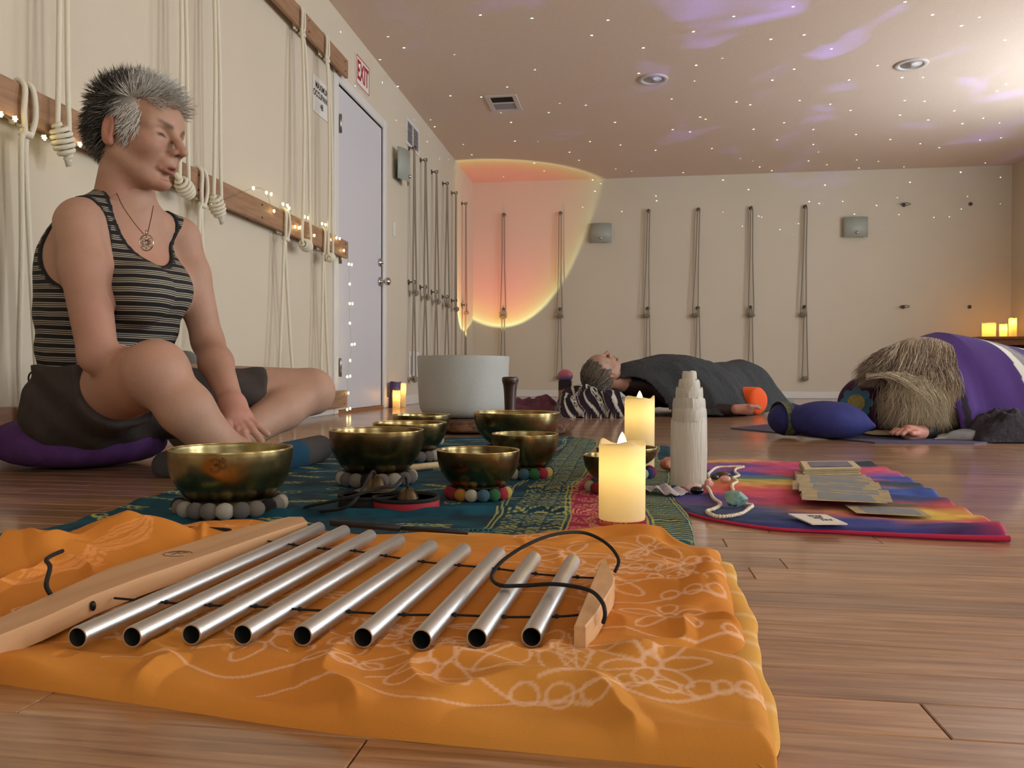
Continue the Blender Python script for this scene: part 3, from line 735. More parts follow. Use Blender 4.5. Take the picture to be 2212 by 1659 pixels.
for k in [k for k in range(26) if k % 4 != 3]:           # wavy combed lines over the bunched end
    c = UZ(20+k*19, 1290-k*5.3)[:2]; t = np.linspace(-1, 1, 20); pr_.stroke(c+np.stack([.012*np.sin(t*6+k)+.05*t*.6, .07*t], 1), .0012, lin((236, 160, 96)))
oc = thing('orange_cloth', 'orange batik cloth with pale printed flowers, spread under the chimes', 'cloth', (*UZ(900, 1400)[:2], 0))
fast_mesh('cloth_top', np.concatenate([P, Z[..., None]], -1).reshape(-1, 3), gridfaces(NU, NV), M_cloth, oc, pr_.c)
# lower folded layer showing along the right edge
rl = resample(np.array([O_fr[-1]+[-.01, .0]]+pxl([(1668, 1560), (1618, 1330), (1578, 1225)])), 60); q = MB(); vs = []
nr = np.gradient(rl, axis=0); nr = np.stack([nr[:, 1], -nr[:, 0]], 1); nr /= np.linalg.norm(nr, axis=1, keepdims=True)
for i, p in enumerate(rl):
    wv = .0025*math.sin(i*.23)+.001*math.sin(i*.61)
    for a in np.linspace(0, math.pi, 9): vs.append((*(p+nr[i]*(-.012+.0145*math.cos(a)+wv)), .001+.006*math.sin(a)))
pal = np.where((np.sin(np.arange(60)*2.1)+np.sin(np.arange(60)*.77)*.8 > 1.0)[:, None], lin((222, 184, 128)), lin((214, 160, 74)))
fast_mesh('folded_layer', np.array(vs), gridfaces(60, 9), M_cloth, oc, np.repeat(pal, 9, 0))
fr = MB()
for k in range(150):          # frayed fringe at the left end
    b = UZ(-90+k*1.5, 1268-k*.34)[:2]; a = r2.uniform(1.6, 2.9); l = r2.uniform(.02, .045)
    z0 = r2.uniform(.004, .03); p = [(*b, z0), (b[0]+math.cos(a)*l*.5, b[1]+math.sin(a)*l*.5, z0+r2.uniform(-.002, .008)), (b[0]+math.cos(a)*l, b[1]+math.sin(a)*l, r2.uniform(.002, .014))]
    fr.tube(p, .0009, 4, col=lin((206, 122, 26)))
f_ = fr.build('fringe', M_cloth, oc); f_['kind'] = 'stuff'

# ---- teal altar cloth
T_fr = pxl([(-6, 1170), (200, 1182), (600, 1205), (1100, 1210), (1502, 1176)])
T_lf = [T_fr[0]]+pxl([(200, 1122), (370, 1064), (520, 1022)])+pxl([(640, 985)])
T_bk = pxl([(640, 985), (720, 964), (860, 952), (1000, 947), (1210, 944), (1330, 958), (1450, 968)])
T_rt = [T_fr[-1]]+pxl([(1488, 1110), (1462, 1050)])+[T_bk[-1]]
NU, NV = 460, 430
P, U, V = coons(T_fr, T_bk, T_lf, T_rt, NU, NV)
edge = np.minimum(np.minimum(U, 1-U), np.minimum(V, 1-V)); prof = np.sqrt(np.clip(1-(1-np.clip(edge/.012, 0, 1))**2, 0, 1))
Z = .005*prof+prof*.005*np.clip(fbm(np.stack([P[..., 0]*7, P[..., 1]*12], -1), 1, 3, 2)+.1, 0, 1)
ra, rb = UZ(380, 1124)[:2], UZ(1240, 1112)[:2]; rd = (rb-ra)/np.linalg.norm(rb-ra); rn = np.array([-rd[1], rd[0]])
dd = (P-ra)@rn+.01*fbm(P, 9, 2, 8); al = (P-ra)@rd/np.linalg.norm(rb-ra)
Z += .011*np.exp(-(dd/.014)**2)*sm(-.15, .1, al)*sm(1.15, .9, al)
Z += .008*np.exp(-((dd-.25)/.03)**2)*sm(.5, .8, al)+.012*sm(.15, .0, U)*np.clip(fbm(P, 14, 2, 6)+.25, 0, 1)*prof
base = lin((6, 74, 92)); dk = lin((3, 46, 62)); cm = np.clip(.5+1.6*fbm(P, 22, 3, 2), 0, 1)[..., None]
c0 = base*(1-cm)+dk*cm
X_ = P[..., 0]+.01*np.sin(P[..., 1]*9); mg = (sm(-.1, -.095, X_)*sm(.03, .025, X_))[..., None]; c0 = c0*(1-mg)+lin((152, 20, 72))*mg
tp = Print(P, c0); yg = lin((176, 176, 92)); r2 = np.random.default_rng(5)
def sprig(c, s_, a):
    d = np.array([math.cos(a), math.sin(a)]); n = np.array([-d[1], d[0]]); t = np.linspace(-1, 1, 9); b = .15*np.sin(t*2)
    tp.stroke(c+s_*(t[:, None]*d+b[:, None]*n), .0024, yg)
    for k in np.linspace(-.8, .8, 5):
        for sg in (-1, 1):
            q0 = c+s_*k*d; tp.stroke(np.array([q0, q0+s_*(.25*d+sg*.22*n), q0+s_*(.42*d+sg*.2*n)]), .0022, yg)
pts_ = []
for i in range(4000):
    c = np.array([r2.uniform(-1.02, -.25), r2.uniform(1.0, 2.95)])
    if all(np.linalg.norm(c-p) > .088 for p in pts_): pts_.append(c); (sprig(c, r2.uniform(.036, .052), r2.uniform(-.5, .5)) if r2.random() < .72 else batik_swirl(tp, c, .022, r2.uniform(0, 6), yg, .002))
for y in np.arange(.98, 3.0, .012):          # border band of close leaf lines, running front to back
    yy = y+r2.uniform(-.004, .004)
    for x0 in (-.195, -.16, -.125):
        a = r2.uniform(-.5, .5); tp.stroke(np.array([[x0, yy], [x0+.022*math.cos(a), yy+.012+.02*math.sin(a)], [x0+.03, yy+.004]]), .0016, yg)
for x0 in (-.222, -.214, -.106, -.098, .026, .034, .092, .098):
    yy = np.linspace(.98, 3.0, 60); tp.stroke(np.stack([x0-.01*np.sin(yy*9)+.001*np.sin(yy*70), yy], 1), .0016, yg)
for y in np.arange(1.0, 3.0, .016):          # leaf fringe of the outer border
    for sg in (-1, 1):
        x0 = .06-.01*math.sin(y*9); tp.stroke(np.array([[x0, y], [x0+sg*.013, y+.007], [x0+sg*.026, y+.002]]), .0026, yg)
for y in np.arange(1.02, 3.0, .075):         # curls on the magenta panel
    for x0 in (-.068, -.02):
        for rr in (.02, .0135, .007): tp.loop((x0, y), rr, rr*1.25, .4, .0014, lin((206, 160, 110)))
        batik_leaf(tp, np.array([x0+.02, y+.035]), .02, r2.uniform(0, 3), lin((206, 160, 110)), .0013)
tc_ = thing('teal_cloth', 'dark teal batik cloth with yellow-green sprigs and a magenta panel under the bowls', 'cloth', (*UZ(900, 1080)[:2], 0))
fast_mesh('cloth_top', np.concatenate([P, Z[..., None]], -1).reshape(-1, 3), gridfaces(NU, NV), M_satin, tc_, tp.c)
TZ = .0075
fr = MB()
for k in range(240):
    t = k/240; b = UZ(-10+t*215, 1168-.02*t*40)[:2] if k < 150 else UZ(880+(k-150)*2.0, 1163)[:2]; a = r2.uniform(-2.4, -.6); l = r2.uniform(.015, .04); z0 = .008 if k < 150 else .012
    fr.tube([(*b, z0), (b[0]+math.cos(a)*l*.5, b[1]+math.sin(a)*l*.5, z0+.004), (b[0]+math.cos(a)*l, b[1]+math.sin(a)*l, z0-.004)], .0009, 4, col=lin((46, 98, 102)))
f_ = fr.build('fringe', M_satin, tc_); f_['kind'] = 'stuff'

# ---- tie-dye cloth
Y_fr = pxl([(1456, 1086), (1494, 1114), (1650, 1143), (1800, 1152), (2000, 1163), (2176, 1170)])
Y_lf = [Y_fr[0]]+pxl([(1452, 1062), (1464, 1035)])+pxl([(1530, 1000)])
Y_bk = pxl([(1530, 1000), (1640, 998), (1760, 1004), (1880, 1003)])
Y_rt = [Y_fr[-1]]+pxl([(2160, 1148), (2060, 1092), (1950, 1030)])+[Y_bk[-1]]
NU, NV = 260, 240
P, U, V = coons(Y_fr, Y_bk, Y_lf, Y_rt, NU, NV)
edge = np.minimum(np.minimum(U, 1-U), np.minimum(V, 1-V)); prof = np.sqrt(np.clip(1-(1-np.clip(edge/.02, 0, 1))**2, 0, 1))
Z = .007*prof+prof*.006*np.clip(fbm(np.stack([P[..., 0]*8+P[..., 1]*3, P[..., 1]*16], -1), 1, 3, 7)+.12, 0, 1)
Z += prof*sm(.75, 1, U)*sm(.2, 0, V)*.012+prof*.004*sm(.8, 1, U)*np.sin(V*60)
KP = [(1470, 1045, 214, 130, 60), (1480, 1060, 196, 84, 74), (1475, 1080, 70, 62, 130), (1560, 1110, 64, 78, 120), (1650, 1128, 52, 70, 112), (1760, 1140, 44, 60, 128), (1950, 1155, 52, 58, 140), (2080, 1160, 70, 50, 110),
      (1580, 1060, 214, 92, 70), (1660, 1072, 206, 62, 92), (1760, 1092, 186, 40, 86), (1900, 1122, 196, 50, 90), (1850, 1140, 40, 60, 150), (1600, 1030, 60, 70, 160), (1590, 1010, 120, 70, 140), (1545, 1002, 206, 150, 80), (1650, 1045, 190, 170, 70), (1720, 1055, 226, 180, 66), (1640, 1038, 84, 118, 110),
      (1680, 1010, 206, 56, 110), (1720, 1030, 204, 60, 105), (1700, 1060, 216, 110, 80), (1820, 1040, 196, 60, 110), (1885, 1008, 40, 62, 68), (1900, 1024, 206, 70, 110), (1920, 1040, 60, 80, 170), (1950, 1050, 42, 70, 96), (1930, 1070, 40, 80, 170), (1990, 1085, 48, 70, 130), (1960, 1100, 110, 110, 90),
      (2010, 1100, 190, 50, 70), (2050, 1105, 190, 66, 60), (2000, 1118, 224, 190, 50), (2040, 1130, 226, 186, 44), (2090, 1125, 214, 120, 60), (2140, 1145, 200, 50, 70), (2172, 1160, 190, 30, 70), (2080, 1145, 216, 110, 80), (1940, 1122, 200, 190, 60), (2040, 1150, 60, 56, 140)]
KX = np.array([UZ(k[0], k[1])[:2] for k in KP]); KC = np.array([lin(k[2:]) for k in KP])
Pw = P+.02*np.stack([fbm(P, 14, 3, 11), fbm(P, 14, 3, 12)], -1); G = Pw.reshape(-1, 2)@np.array([[.62, 0], [0, 1.25]])
Wt = 1/(((G[:, None]-KX[None]@np.array([[.62, 0], [0, 1.25]]))**2).sum(-1)+2e-4)**2.2
cl = (Wt[..., None]*KC[None]).sum(1)/Wt.sum(1)[:, None]; cl = cl*.86+.14*cl.mean(1, keepdims=True); cl = np.clip(cl*(1+.35*fbm(P, 40, 2, 3).reshape(-1, 1)), 0, 1)
yc = thing('tie_dye_cloth', 'rainbow tie-dye cloth lying right of the teal cloth, under the cards', 'cloth', (*UZ(1750, 1080)[:2], 0))
fast_mesh('cloth_top', np.concatenate([P, Z[..., None]], -1).reshape(-1, 3), gridfaces(NU, NV), M_cloth, yc, cl)
rl = resample(np.array(Y_fr), 70); vs = []
for i, p in enumerate(rl):
    h = .003+.003*(i/69)**3
    for a in np.linspace(0, math.pi*1.3, 8): vs.append((p[0], p[1]-.002-.006*math.sin(a)*.8-.004, .0005+h*(1-math.cos(a))*.8))
fast_mesh('red_hem', np.array(vs), gridfaces(70, 8), mat('crimson_hem', (178, 28, 72), .8), yc)

# ================================================================ THE TUBE CHIMES
M_alu = mat('brushed_aluminium', (206, 207, 204), .4, 1., bump=(500, .05, 2))
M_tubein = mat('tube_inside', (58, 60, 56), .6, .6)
_bd = UZ(590, 1150, .034)-UZ(0, 1373, .034)
M_maple = mat('maple_wood', (200, 158, 116), .5, var=(4, (180, 138, 98), .7), rot=math.atan2(_bd[1], _bd[0]), stretch=(.8, 16, 16), bump=(10, .015, 4))
M_maple2 = mat('maple_wood_pale', (212, 170, 124), .5, var=(8, (196, 150, 104), .8), stretch=(14, 4, 14))
M_cord = mat('black_cord', (22, 20, 20), .8, bump=(900, .4, 2))
ch = thing('tube_chimes', 'nine silver tube chimes strung between two wooden bars on the orange cloth', 'chimes', (*UZ(750, 1300)[:2], .015))
axes = []
for a, b in ends:
    A, B = UZ(*a, ZT), UZ(*b, ZT); axes.append((A, B)); d = (B-A)/np.linalg.norm(B-A); q = MB()
    q.tube([A, A+d*.0006, B-d*.0006, B], [RT_*.96, RT_, RT_, RT_*.96], 28, caps=False)
    n = 28; q2_ = MB(); q2_.tube([A, B], RT_*.84, n, caps=False)
    m0 = q.n; q.add(q2_.v[0], [f[::-1] for f in q2_.f])
    for e0, e1 in ((0, m0), (3*n, m0+n)): q.f += [(e0+k, e0+(k+1) % n, e1+(k+1) % n, e1+k) if e0 else (e0+(k+1) % n, e0+k, e1+k, e1+(k+1) % n) for k in range(n)]
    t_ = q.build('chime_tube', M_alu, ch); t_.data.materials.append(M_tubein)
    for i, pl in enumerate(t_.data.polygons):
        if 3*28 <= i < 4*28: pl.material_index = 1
    sharp(t_, 50)
def slab(name, poly_px, ztop, th, m, parent, bev=.0012):
    p = np.array([UZ(x, y, ztop)[:2] for x, y in poly_px]); n = len(p); ar = .5*np.sum(p[:, 0]*np.roll(p[:, 1], -1)-np.roll(p[:, 0], -1)*p[:, 1])
    if ar < 0: p = p[::-1]
    e = np.roll(p, -1, 0)-p; nn = np.stack([e[:, 1], -e[:, 0]], 1); nn /= np.linalg.norm(nn, axis=1, keepdims=True); vn = nn+np.roll(nn, 1, 0); vn /= np.maximum(np.linalg.norm(vn, axis=1, keepdims=True), .3)
    V_ = np.concatenate([np.c_[p-vn*bev, np.full(n, ztop)], np.c_[p, np.full(n, ztop-bev)], np.c_[p, np.full(n, ztop-th)]])
    f = [tuple(range(n)), tuple(range(2*n, 3*n))[::-1]]
    for r_ in (0, 1): f += [(r_*n+k, (r_+1)*n+k, (r_+1)*n+(k+1) % n, r_*n+(k+1) % n) for k in range(n)]
    return sharp(MB().add(V_, f).build(name, m, parent), 30)
bar = slab('long_bar', [(-150, 1440), (0, 1373), (101, 1332), (202, 1286), (303, 1248), (438, 1202), (590, 1150), (664, 1126), (655, 1116), (623, 1116), (489, 1148), (337, 1194), (236, 1226), (111, 1282), (0, 1333), (-150, 1390)], .0345, .0185, M_maple, ch)
def bar_disc(px, rr, m, name):
    p = UZ(*px, .026); q = MB(); q.ball(p, (rr*.55, rr*.55, rr), 12); return q.build(name, m, bar)
bar_disc((201, 1309), .0048, M_dark, 'plug'); bar_disc((582, 1158), .0048, M_dark, 'plug')
# burnt emblem on the bar
q = MB(); c = UZ(384, 1196, .0347)
for rr, a0, a1 in ((.016, .4, 5.6), (.012, .6, 3.0)):
    a = np.linspace(a0, a1, 22); q.tube(np.stack([c[0]+rr*np.cos(a), c[1]+rr*.8*np.sin(a), np.full(22, .0346)], 1), .0005, 4)
q.tube([c+[-.004, -.006, 0], c+[-.002, .006, 0], c+[.002, 0, 0], c+[.006, .007, 0]], .0005, 4)
q.build('burnt_emblem', mat('burnt_mark', (96, 66, 44), .7), bar)
slab('short_bar', [(1240, 1350), (1296, 1214), (1308, 1208), (1328, 1246), (1326, 1262), (1292, 1320), (1265, 1353)], .036, .02, M_maple2, ch)
fr_px = [(247, 1292), (357, 1303), (452, 1306), (550, 1310), (645, 1318), (752, 1320), (870, 1328), (980, 1330), (1087, 1331), (1200, 1332), (1250, 1330)]
bk_px = [(560, 1166), (632, 1178), (700, 1184), (765, 1190), (832, 1202), (912, 1212), (990, 1221), (1075, 1230), (1155, 1238), (1245, 1247), (1300, 1250)]
for row in (fr_px, bk_px):
    p3 = [UZ(x, y, .0255) for x, y in row]
    p3 = [p+np.array([0, 0, .0008*math.sin(i*2.1)]) for i, p in enumerate(p3)]
    MB().tube(smooth_pts(p3, 4), .0011, 6).build('string', M_cord, ch)
    for p in p3[1:-1]: MB().ball(p+np.array([.001, 0, .0003]), (.0026, .0022, .0022), 8).build('knot', M_cord, ch)
hp = [(1303, 1345, .028), (1307, 1325, .037), (1299, 1298, .042), (1270, 1274, .044), (1200, 1262, .042), (1130, 1265, .037), (1080, 1264, .037), (1062, 1245, .038), (1085, 1212, .05), (1140, 1176, .062), (1200, 1154, .066), (1262, 1151, .062), (1310, 1174, .054), (1336, 1208, .042), (1328, 1236, .03)]
MB().tube(smooth_pts([UZ(*p) for p in hp], 8), .0019, 8).build('hanging_cord', M_cord, ch)
MB().tube(smooth_pts([UZ(*p) for p in [(108, 1282, .034), (100, 1262, .046), (108, 1225, .05), (100, 1210, .05), (112, 1200, .05), (135, 1190, .05)]], 8), .0022, 8).build('hanging_cord', M_cord, ch)
MB().tube(smooth_pts([UZ(*p) for p in [(280, 1150, .032), (330, 1146, .032), (400, 1141, .03), (480, 1143, .032), (500, 1146, .03)]], 8), .0022, 8).build('hanging_cord', M_cord, ch)

# ================================================================ SINGING BOWLS
def bronze(name, c1, c2, rg):
    return mat(name, c1, rg, 1., var=(13, c2, .95), bump=(26, .10, 2), rvar=.14)
M_brz = [bronze('hammered_bronze_pale', (172, 158, 112), (104, 94, 62), .22), bronze('hammered_bronze_dark', (152, 134, 92), (84, 72, 46), .2), bronze('hammered_bronze_mid', (164, 148, 104), (94, 82, 54), .2)]
BP = [(0, 0), (.34, 0.0), (.48, .035), (.63, .12), (.77, .26), (.88, .43), (.95, .6), (.985, .78), (.998, .9), (1.0, .97), (.998, 1.0), (.978, 1.005), (.962, .97), (.95, .85), (.92, .66), (.86, .46), (.76, .28), (.62, .14), (.46, .07), (0, .045)]
FELT = {}
def felt(c):
    if c not in FELT:
        FELT[c] = mat('felt_%d_%d_%d' % c, c, .95, var=(240, tuple(int(v*.7) for v in c), .5), bump=(500, .6, 3))
    return FELT[c]
BALLM = {}
def coaster(label, c, R, rb, cols, group='felt ball rings', start=0.):
    t = thing('felt_ring', label, 'trivet', (c[0], c[1], TZ-.003), group); n = max(int(2*math.pi*R/(rb*1.72)), 6)
    a = np.linspace(0, 6.283, 40); MB().tube(np.stack([c[0]+R*.7*np.cos(a), c[1]+R*.7*np.sin(a), np.full(40, TZ+rb*.75)], 1), rb*.4, 6, closed=False).build('inner_ring', felt((190, 184, 176)), t)
    for i in range(n):
        th = start+i/n*2*math.pi; col = cols[i % len(cols)] if callable(cols) is False else cols(i)
        if col not in BALLM: m_ = MB(); m_.ball((0, 0, 0), 1, 12); ob = m_.build('felt_ball', felt(col)); BALLM[col] = ob.data; bpy.data.objects.remove(ob, do_unlink=True)
        ob = bpy.data.objects.new('felt_ball', BALLM[col]); COL.objects.link(ob); ob.location = (c[0]+R*math.cos(th), c[1]+R*math.sin(th), TZ+rb*.93-.002); ob.scale = (rb*.9, rb*1.12, rb); ob.rotation_euler = (0, 0, th+math.pi/2+1.5708); attach(ob, t)
GREY = [(186, 180, 164), (104, 100, 96), (126, 118, 108), (20, 19, 20), (130, 122, 112), (172, 166, 152), (112, 106, 102), (122, 114, 106)]
RAIN = [(150, 40, 44), (190, 130, 50), (196, 190, 170), (70, 110, 130), (50, 110, 70), (170, 40, 60), (200, 180, 90), (40, 60, 120), (160, 60, 110), (88, 70, 60)]
def bowl(label, xl, xr, yrim, d, zb, m, ring=None, om=False, Hx=None):
    c = UD((xl+xr)/2, yrim, d); R = (xr-xl)/2*d/F_PX; zr = c[2]; H = zr-zb
    b = thing('singing_bowl', label, 'bowl', (c[0], c[1], zb), 'bronze singing bowls')
    pr3 = smooth_pts(np.array(BP)*[R, H], 4); q = MB(); q.lathe(pr3, 72); v = q.v[0]
    nz = fbm(v, 9/R*.1, 2, int(R*1000) % 7); ra = np.hypot(v[:, 0], v[:, 1]); k = 1+.012*nz*(ra > R*.3); v[:, :2] *= k[:, None]
    q.v[0] = v+np.array([c[0], c[1], zb]); q.build('body', m, b)
    a = np.linspace(0, 2*math.pi, 73)[:-1]; MB().tube(np.stack([c[0]+R*.988*np.cos(a), c[1]+R*.988*np.sin(a), np.full(72, zr+H*.004)], 1), R*.013, 6, closed=True).build('rim', mat('polished_rim', (206, 176, 112), .2, 1.), b)
    if ring: coaster(ring[0], c, R*ring[1], ring[2], ring[3], start=ring[4] if len(ring) > 4 else 0)
    if om:
        pp = np.array(BP[:10])*[R, H]; cx, cz = UD(472, 1007, d-R)[0], None
        th0 = math.atan2(*(UD(472, 1007, d-R*.96)[:2]-c[:2])[::-1]); z0 = UD(472, 1007, d-R*.96)[2]; S = .0135
        strokes = [[(-.75, .55), (-.45, .8), (-.1, .75), (.02, .5), (-.15, .22), (-.4, .15), (-.1, .08), (.08, -.15), (.02, -.5), (-.3, -.75), (-.7, -.62), (-.95, -.3)],
                   [(-.1, .12), (.2, .22), (.4, .45), (.7, .45), (.85, .15), (.72, -.2), (.45, -.3), (.3, -.12)], [(.15, .72), (.35, .62), (.6, .66), (.78, .85)], [(.42, .88), (.5, .98), (.56, .88), (.48, .82), (.42, .88)]]
        q = MB()
        for st in strokes:
            p2 = smooth_pts(np.array(st), 6); tg = np.gradient(p2, axis=0); tg /= np.linalg.norm(tg, axis=1, keepdims=True)+1e-9; nn_ = np.stack([-tg[:, 1], tg[:, 0]], 1)
            o1 = p2+nn_*.1; o2 = p2-nn_*.1; lp = np.concatenate([o1, o2[::-1], o1[:1]]) if len(st) > 5 or st[0][0] == .15 else p2
            z = z0+lp[:, 1]*S; rr = np.interp(z-zb, pp[:, 1], pp[:, 0])*1.0+.0006; th = th0+lp[:, 0]*S/R
            q.tube(np.stack([c[0]+rr*np.cos(th), c[1]+rr*np.sin(th), z], 1), .00042, 4)
        q.build('om_emblem', mat('etched_line', (62, 36, 22), .6), b)
    return b
bowl('largest pale bronze singing bowl in front, etched with an om emblem', 370, 628, 968, 1.33, .016, M_brz[0], ('grey and white felt ball ring under the bowl with the om emblem', .81, .0142, GREY, .3), om=True)
bowl('dark bronze singing bowl on a grey felt ring, left of centre', 713, 915, 929, 1.68, .022, M_brz[1], ('grey felt ball ring under the dark bowl behind the hand cymbals', .74, .0155, GREY[1:]+GREY[:1], 1.1))
bowl('bronze singing bowl half hidden behind the dark bowl left of centre', 806, 965, 913, 2.15, .024, M_brz[2], ('grey felt ball ring mostly hidden beside the wooden stick', .72, .0155, GREY, .2))
bowl('farthest small bronze singing bowl in front of the frosted crystal bowl', 848, 973, 896, 2.62, .03, M_brz[2], ('felt ball ring hidden under the farthest bowl', .66, .0155, GREY, .8))
bowl('medium bronze singing bowl in the middle on a rainbow felt ring', 944, 1123, 972, 1.49, .022, M_brz[1], ('rainbow felt ball ring under the middle bowl', .70, .0120, RAIN, -2.4))
bowl('small bronze singing bowl right of centre on a multicoloured ring', 1062, 1207, 937, 1.8, .022, M_brz[2], ('multicoloured felt ball ring under the small bowl right of centre', .72, .0130, RAIN[3:]+RAIN[:3], .6))
bowl('wide bronze singing bowl at the back, before the dark wooden mallet', 1023, 1210, 891, 2.3, .03, M_brz[2], ('felt ball ring hidden under the wide bowl at the back', .66, .0155, RAIN, 0))
bowl('bronze singing bowl mostly hidden, peeping out left of the front candle', 1260, 1378, 983, 1.57, .03, M_brz[1], ('multicoloured felt ball ring peeping out left of the front candle', .8, .0125, RAIN[0:1]+[(60, 90, 50)]+RAIN[5:6]+RAIN[3:4]+RAIN[1:3], -2.2))
bowl('bronze singing bowl peeping out right of the front candle', 1288, 1420, 966, 1.8, .032, M_brz[2], ('multicoloured felt ball ring peeping out right of the front candle', .8, .0135, [RAIN[2], RAIN[7], RAIN[0], RAIN[5]], -.9))

# frosted crystal bowl on a weathered slab
c = UD(1001, 772, 3.35); R = 99.5*3.35/F_PX; zt = c[2]+.003; zb = .062
cb_ = thing('crystal_bowl', 'large frosted white crystal singing bowl at the back', 'bowl', (c[0], c[1], zb))
pr3 = [(0, 0), (.6, 0), (.76, .02), (.86, .06), (.925, .13), (.955, .24), (.968, .4), (.98, .65), (.992, .85), (1, .995), (.998, 1), (.985, 1), (.975, .9), (.962, .65), (.948, .4), (.93, .25), (.88, .14), (.74, .06), (0, .04)]
q = MB(); q.lathe(smooth_pts(np.array(pr3)*[R, zt-zb], 3), 72, (c[0], c[1], zb)); q.build('body', mat('frosted_quartz', (205, 208, 202), .5, trans=.3, bump=(160, .25, 3), var=(5, (192, 196, 192), .6)), cb_)
sl_ = [UZ(x, y) for x, y in ((925, 938), (1100, 945), (1224, 942))]
A_, B_ = UZ(905, 938), UZ(1226, 944); dx = (B_-A_)[:2]; ln = np.linalg.norm(dx); dx /= ln; dn = np.array([-dx[1], dx[0]]); NU, NV = 80, 40; vs = []
for i in range(NU):
    for j in range(NV):
        u = i/(NU-1); a = -math.pi*.5+2*math.pi*j/(NV-1); wv = .016*math.sin(u*9)+.012*math.sin(u*23+1)
        ce = abs(math.cos(a))**.5*np.sign(math.cos(a)); se = abs(math.sin(a))**.35*np.sign(math.sin(a)); tap = (1-(2*u-1)**8)**.5
        p = A_[:2]+dx*ln*u+dn*(.2+(.2+wv)*ce*tap); vs.append((*p, .031+.029*se*max(tap, .15)))
vs = np.array(vs); vs[:, 2] += .006*fbm(vs, 14, 3, 2); vs[:, 2] = np.maximum(vs[:, 2], .0015)
tag(fast_mesh('wood_slab', vs, gridfaces(NU, NV), mat('weathered_log', (112, 78, 52), .85, var=(18, (58, 38, 26), 1.), bump=(30, .8, 6), stretch=(1, 4, 4))), 'rough brown wooden slab under the crystal bowl', 'slab')
# mallets
c = UD(1102, 830, 2.93); M_mal = mat('dark_rosewood', (62, 34, 26), .4, var=(20, (42, 22, 18), .8), stretch=(4, 4, .6), coat=.3)
tag(MB().lathe(smooth_pts([(.0, 0), (.026, 0), (.027, .01), (.021, .03), (.0225, .1), (.026, .14), (.03, .155), (.031, .166), (.027, .174), (0, .176)], 4), 32, (c[0], c[1], .06)).build('mallet', M_mal, loc=(c[0], c[1], .06)), 'dark wooden mallet with flared head standing beside the crystal bowl', 'mallet')
a, b = UZ(875, 1012, TZ+.008), UZ(948, 1004, TZ+.008)
st = MB(); st.tube([a, a+(b-a)*.02, b-(b-a)*.02, b], [.004, .008, .008, .004], 14)
tag(st.build('striker_stick', mat('pale_beech', (212, 190, 150), .5, stretch=(3, 3, 3), var=(20, (196, 170, 126), .6))), 'pale wooden striker stick lying between two bronze bowls', 'stick')
a, b, e = UZ(715, 1129, .026), UZ(868, 1141, .026), UZ(1010, 1150, .026); M_inc = mat('black_lacquer', (26, 24, 24), .5)
q = MB(); q.tube([a, a+(b-a)*.98], [.0045, .005], 10); q.tube([b, e], .0032, 10); tag(q.build('black_wand', M_inc), 'thin black stick lying along the fold of the teal cloth', 'stick')

# hand cymbals in their round cases
M_cym = mat('aged_cymbal_metal', (96, 84, 62), .35, 1., var=(60, (56, 48, 36), .8))
M_cref = mat('red_fabric', (140, 22, 36), .75); M_cblk = mat('black_velvet', (20, 18, 20), .9)
def case(px, rx, lab):
    p = UZ(*px, TZ); R = rx; t = thing('cymbal_case', lab, 'case', p, 'round cymbal cases')
    MB().lathe([(0, .001), (R*.98, 0), (R, .002), (R, .017), (R*.97, .018), (R*.95, .016), (R*.94, .004), (0, .003)], 40, p).build('shell', M_cref if 'open' in lab[:5] else M_cblk, t)
    MB().lathe([(R*.9, .0175), (R*1.012, .0165), (R*1.015, .021), (R*.99, .0225), (R*.92, .022), (R*.9, .0175)], 40, p).build('zip_rim', M_cblk, t)
    MB().lathe([(0, .0045), (R*.93, .0045), (R*.935, .017)], 40, p).build('lining', M_cblk, t)
    return p, R
p1, R1 = case((877, 1098), .058, 'open red and black round case holding a small cymbal')
p2, R2 = case((800, 1092), .056, 'black round case behind the open red one, cymbal on top')
CP = [(0, .03), (.004, .03), (.009, .0285), (.014, .024), (.018, .016), (.022, .009), (.03, .005), (.035, .0035), (.035, .002), (.02, .004), (.012, .012), (0, .02)]
for p, dz, lab in ((p1+[.003, .0, 0], .006, 'domed hand cymbal lying in the open red case'), (p2+[.005, .012, 0], .0235, 'flat hand cymbal lying on the black case')):
    k = MB(); k.lathe(smooth_pts(CP, 3)*[1.0, 1], 36, p+[0, 0, dz]); tag(k.build('hand_cymbal', M_cym), lab, 'cymbal', 'pair of hand cymbals')
tp1, tp2 = p1+[.003, 0, .036], p2+[.005, .012, .054]
ct = smooth_pts([tp1, tp1+[-.004, -.005, .02], UZ(852, 1050, .06), UZ(820, 1054, .06), UZ(740, 1078, .045), UZ(665, 1094, .02), UZ(662, 1101, .012), UZ(700, 1104, .014), UZ(760, 1088, .035), tp2+[-.003, -.012, .004], tp2], 8)
tag(MB().tube(ct, .0026, 8).build('cymbal_strap', M_cord), 'black leather cord joining the two hand cymbals', 'cord')

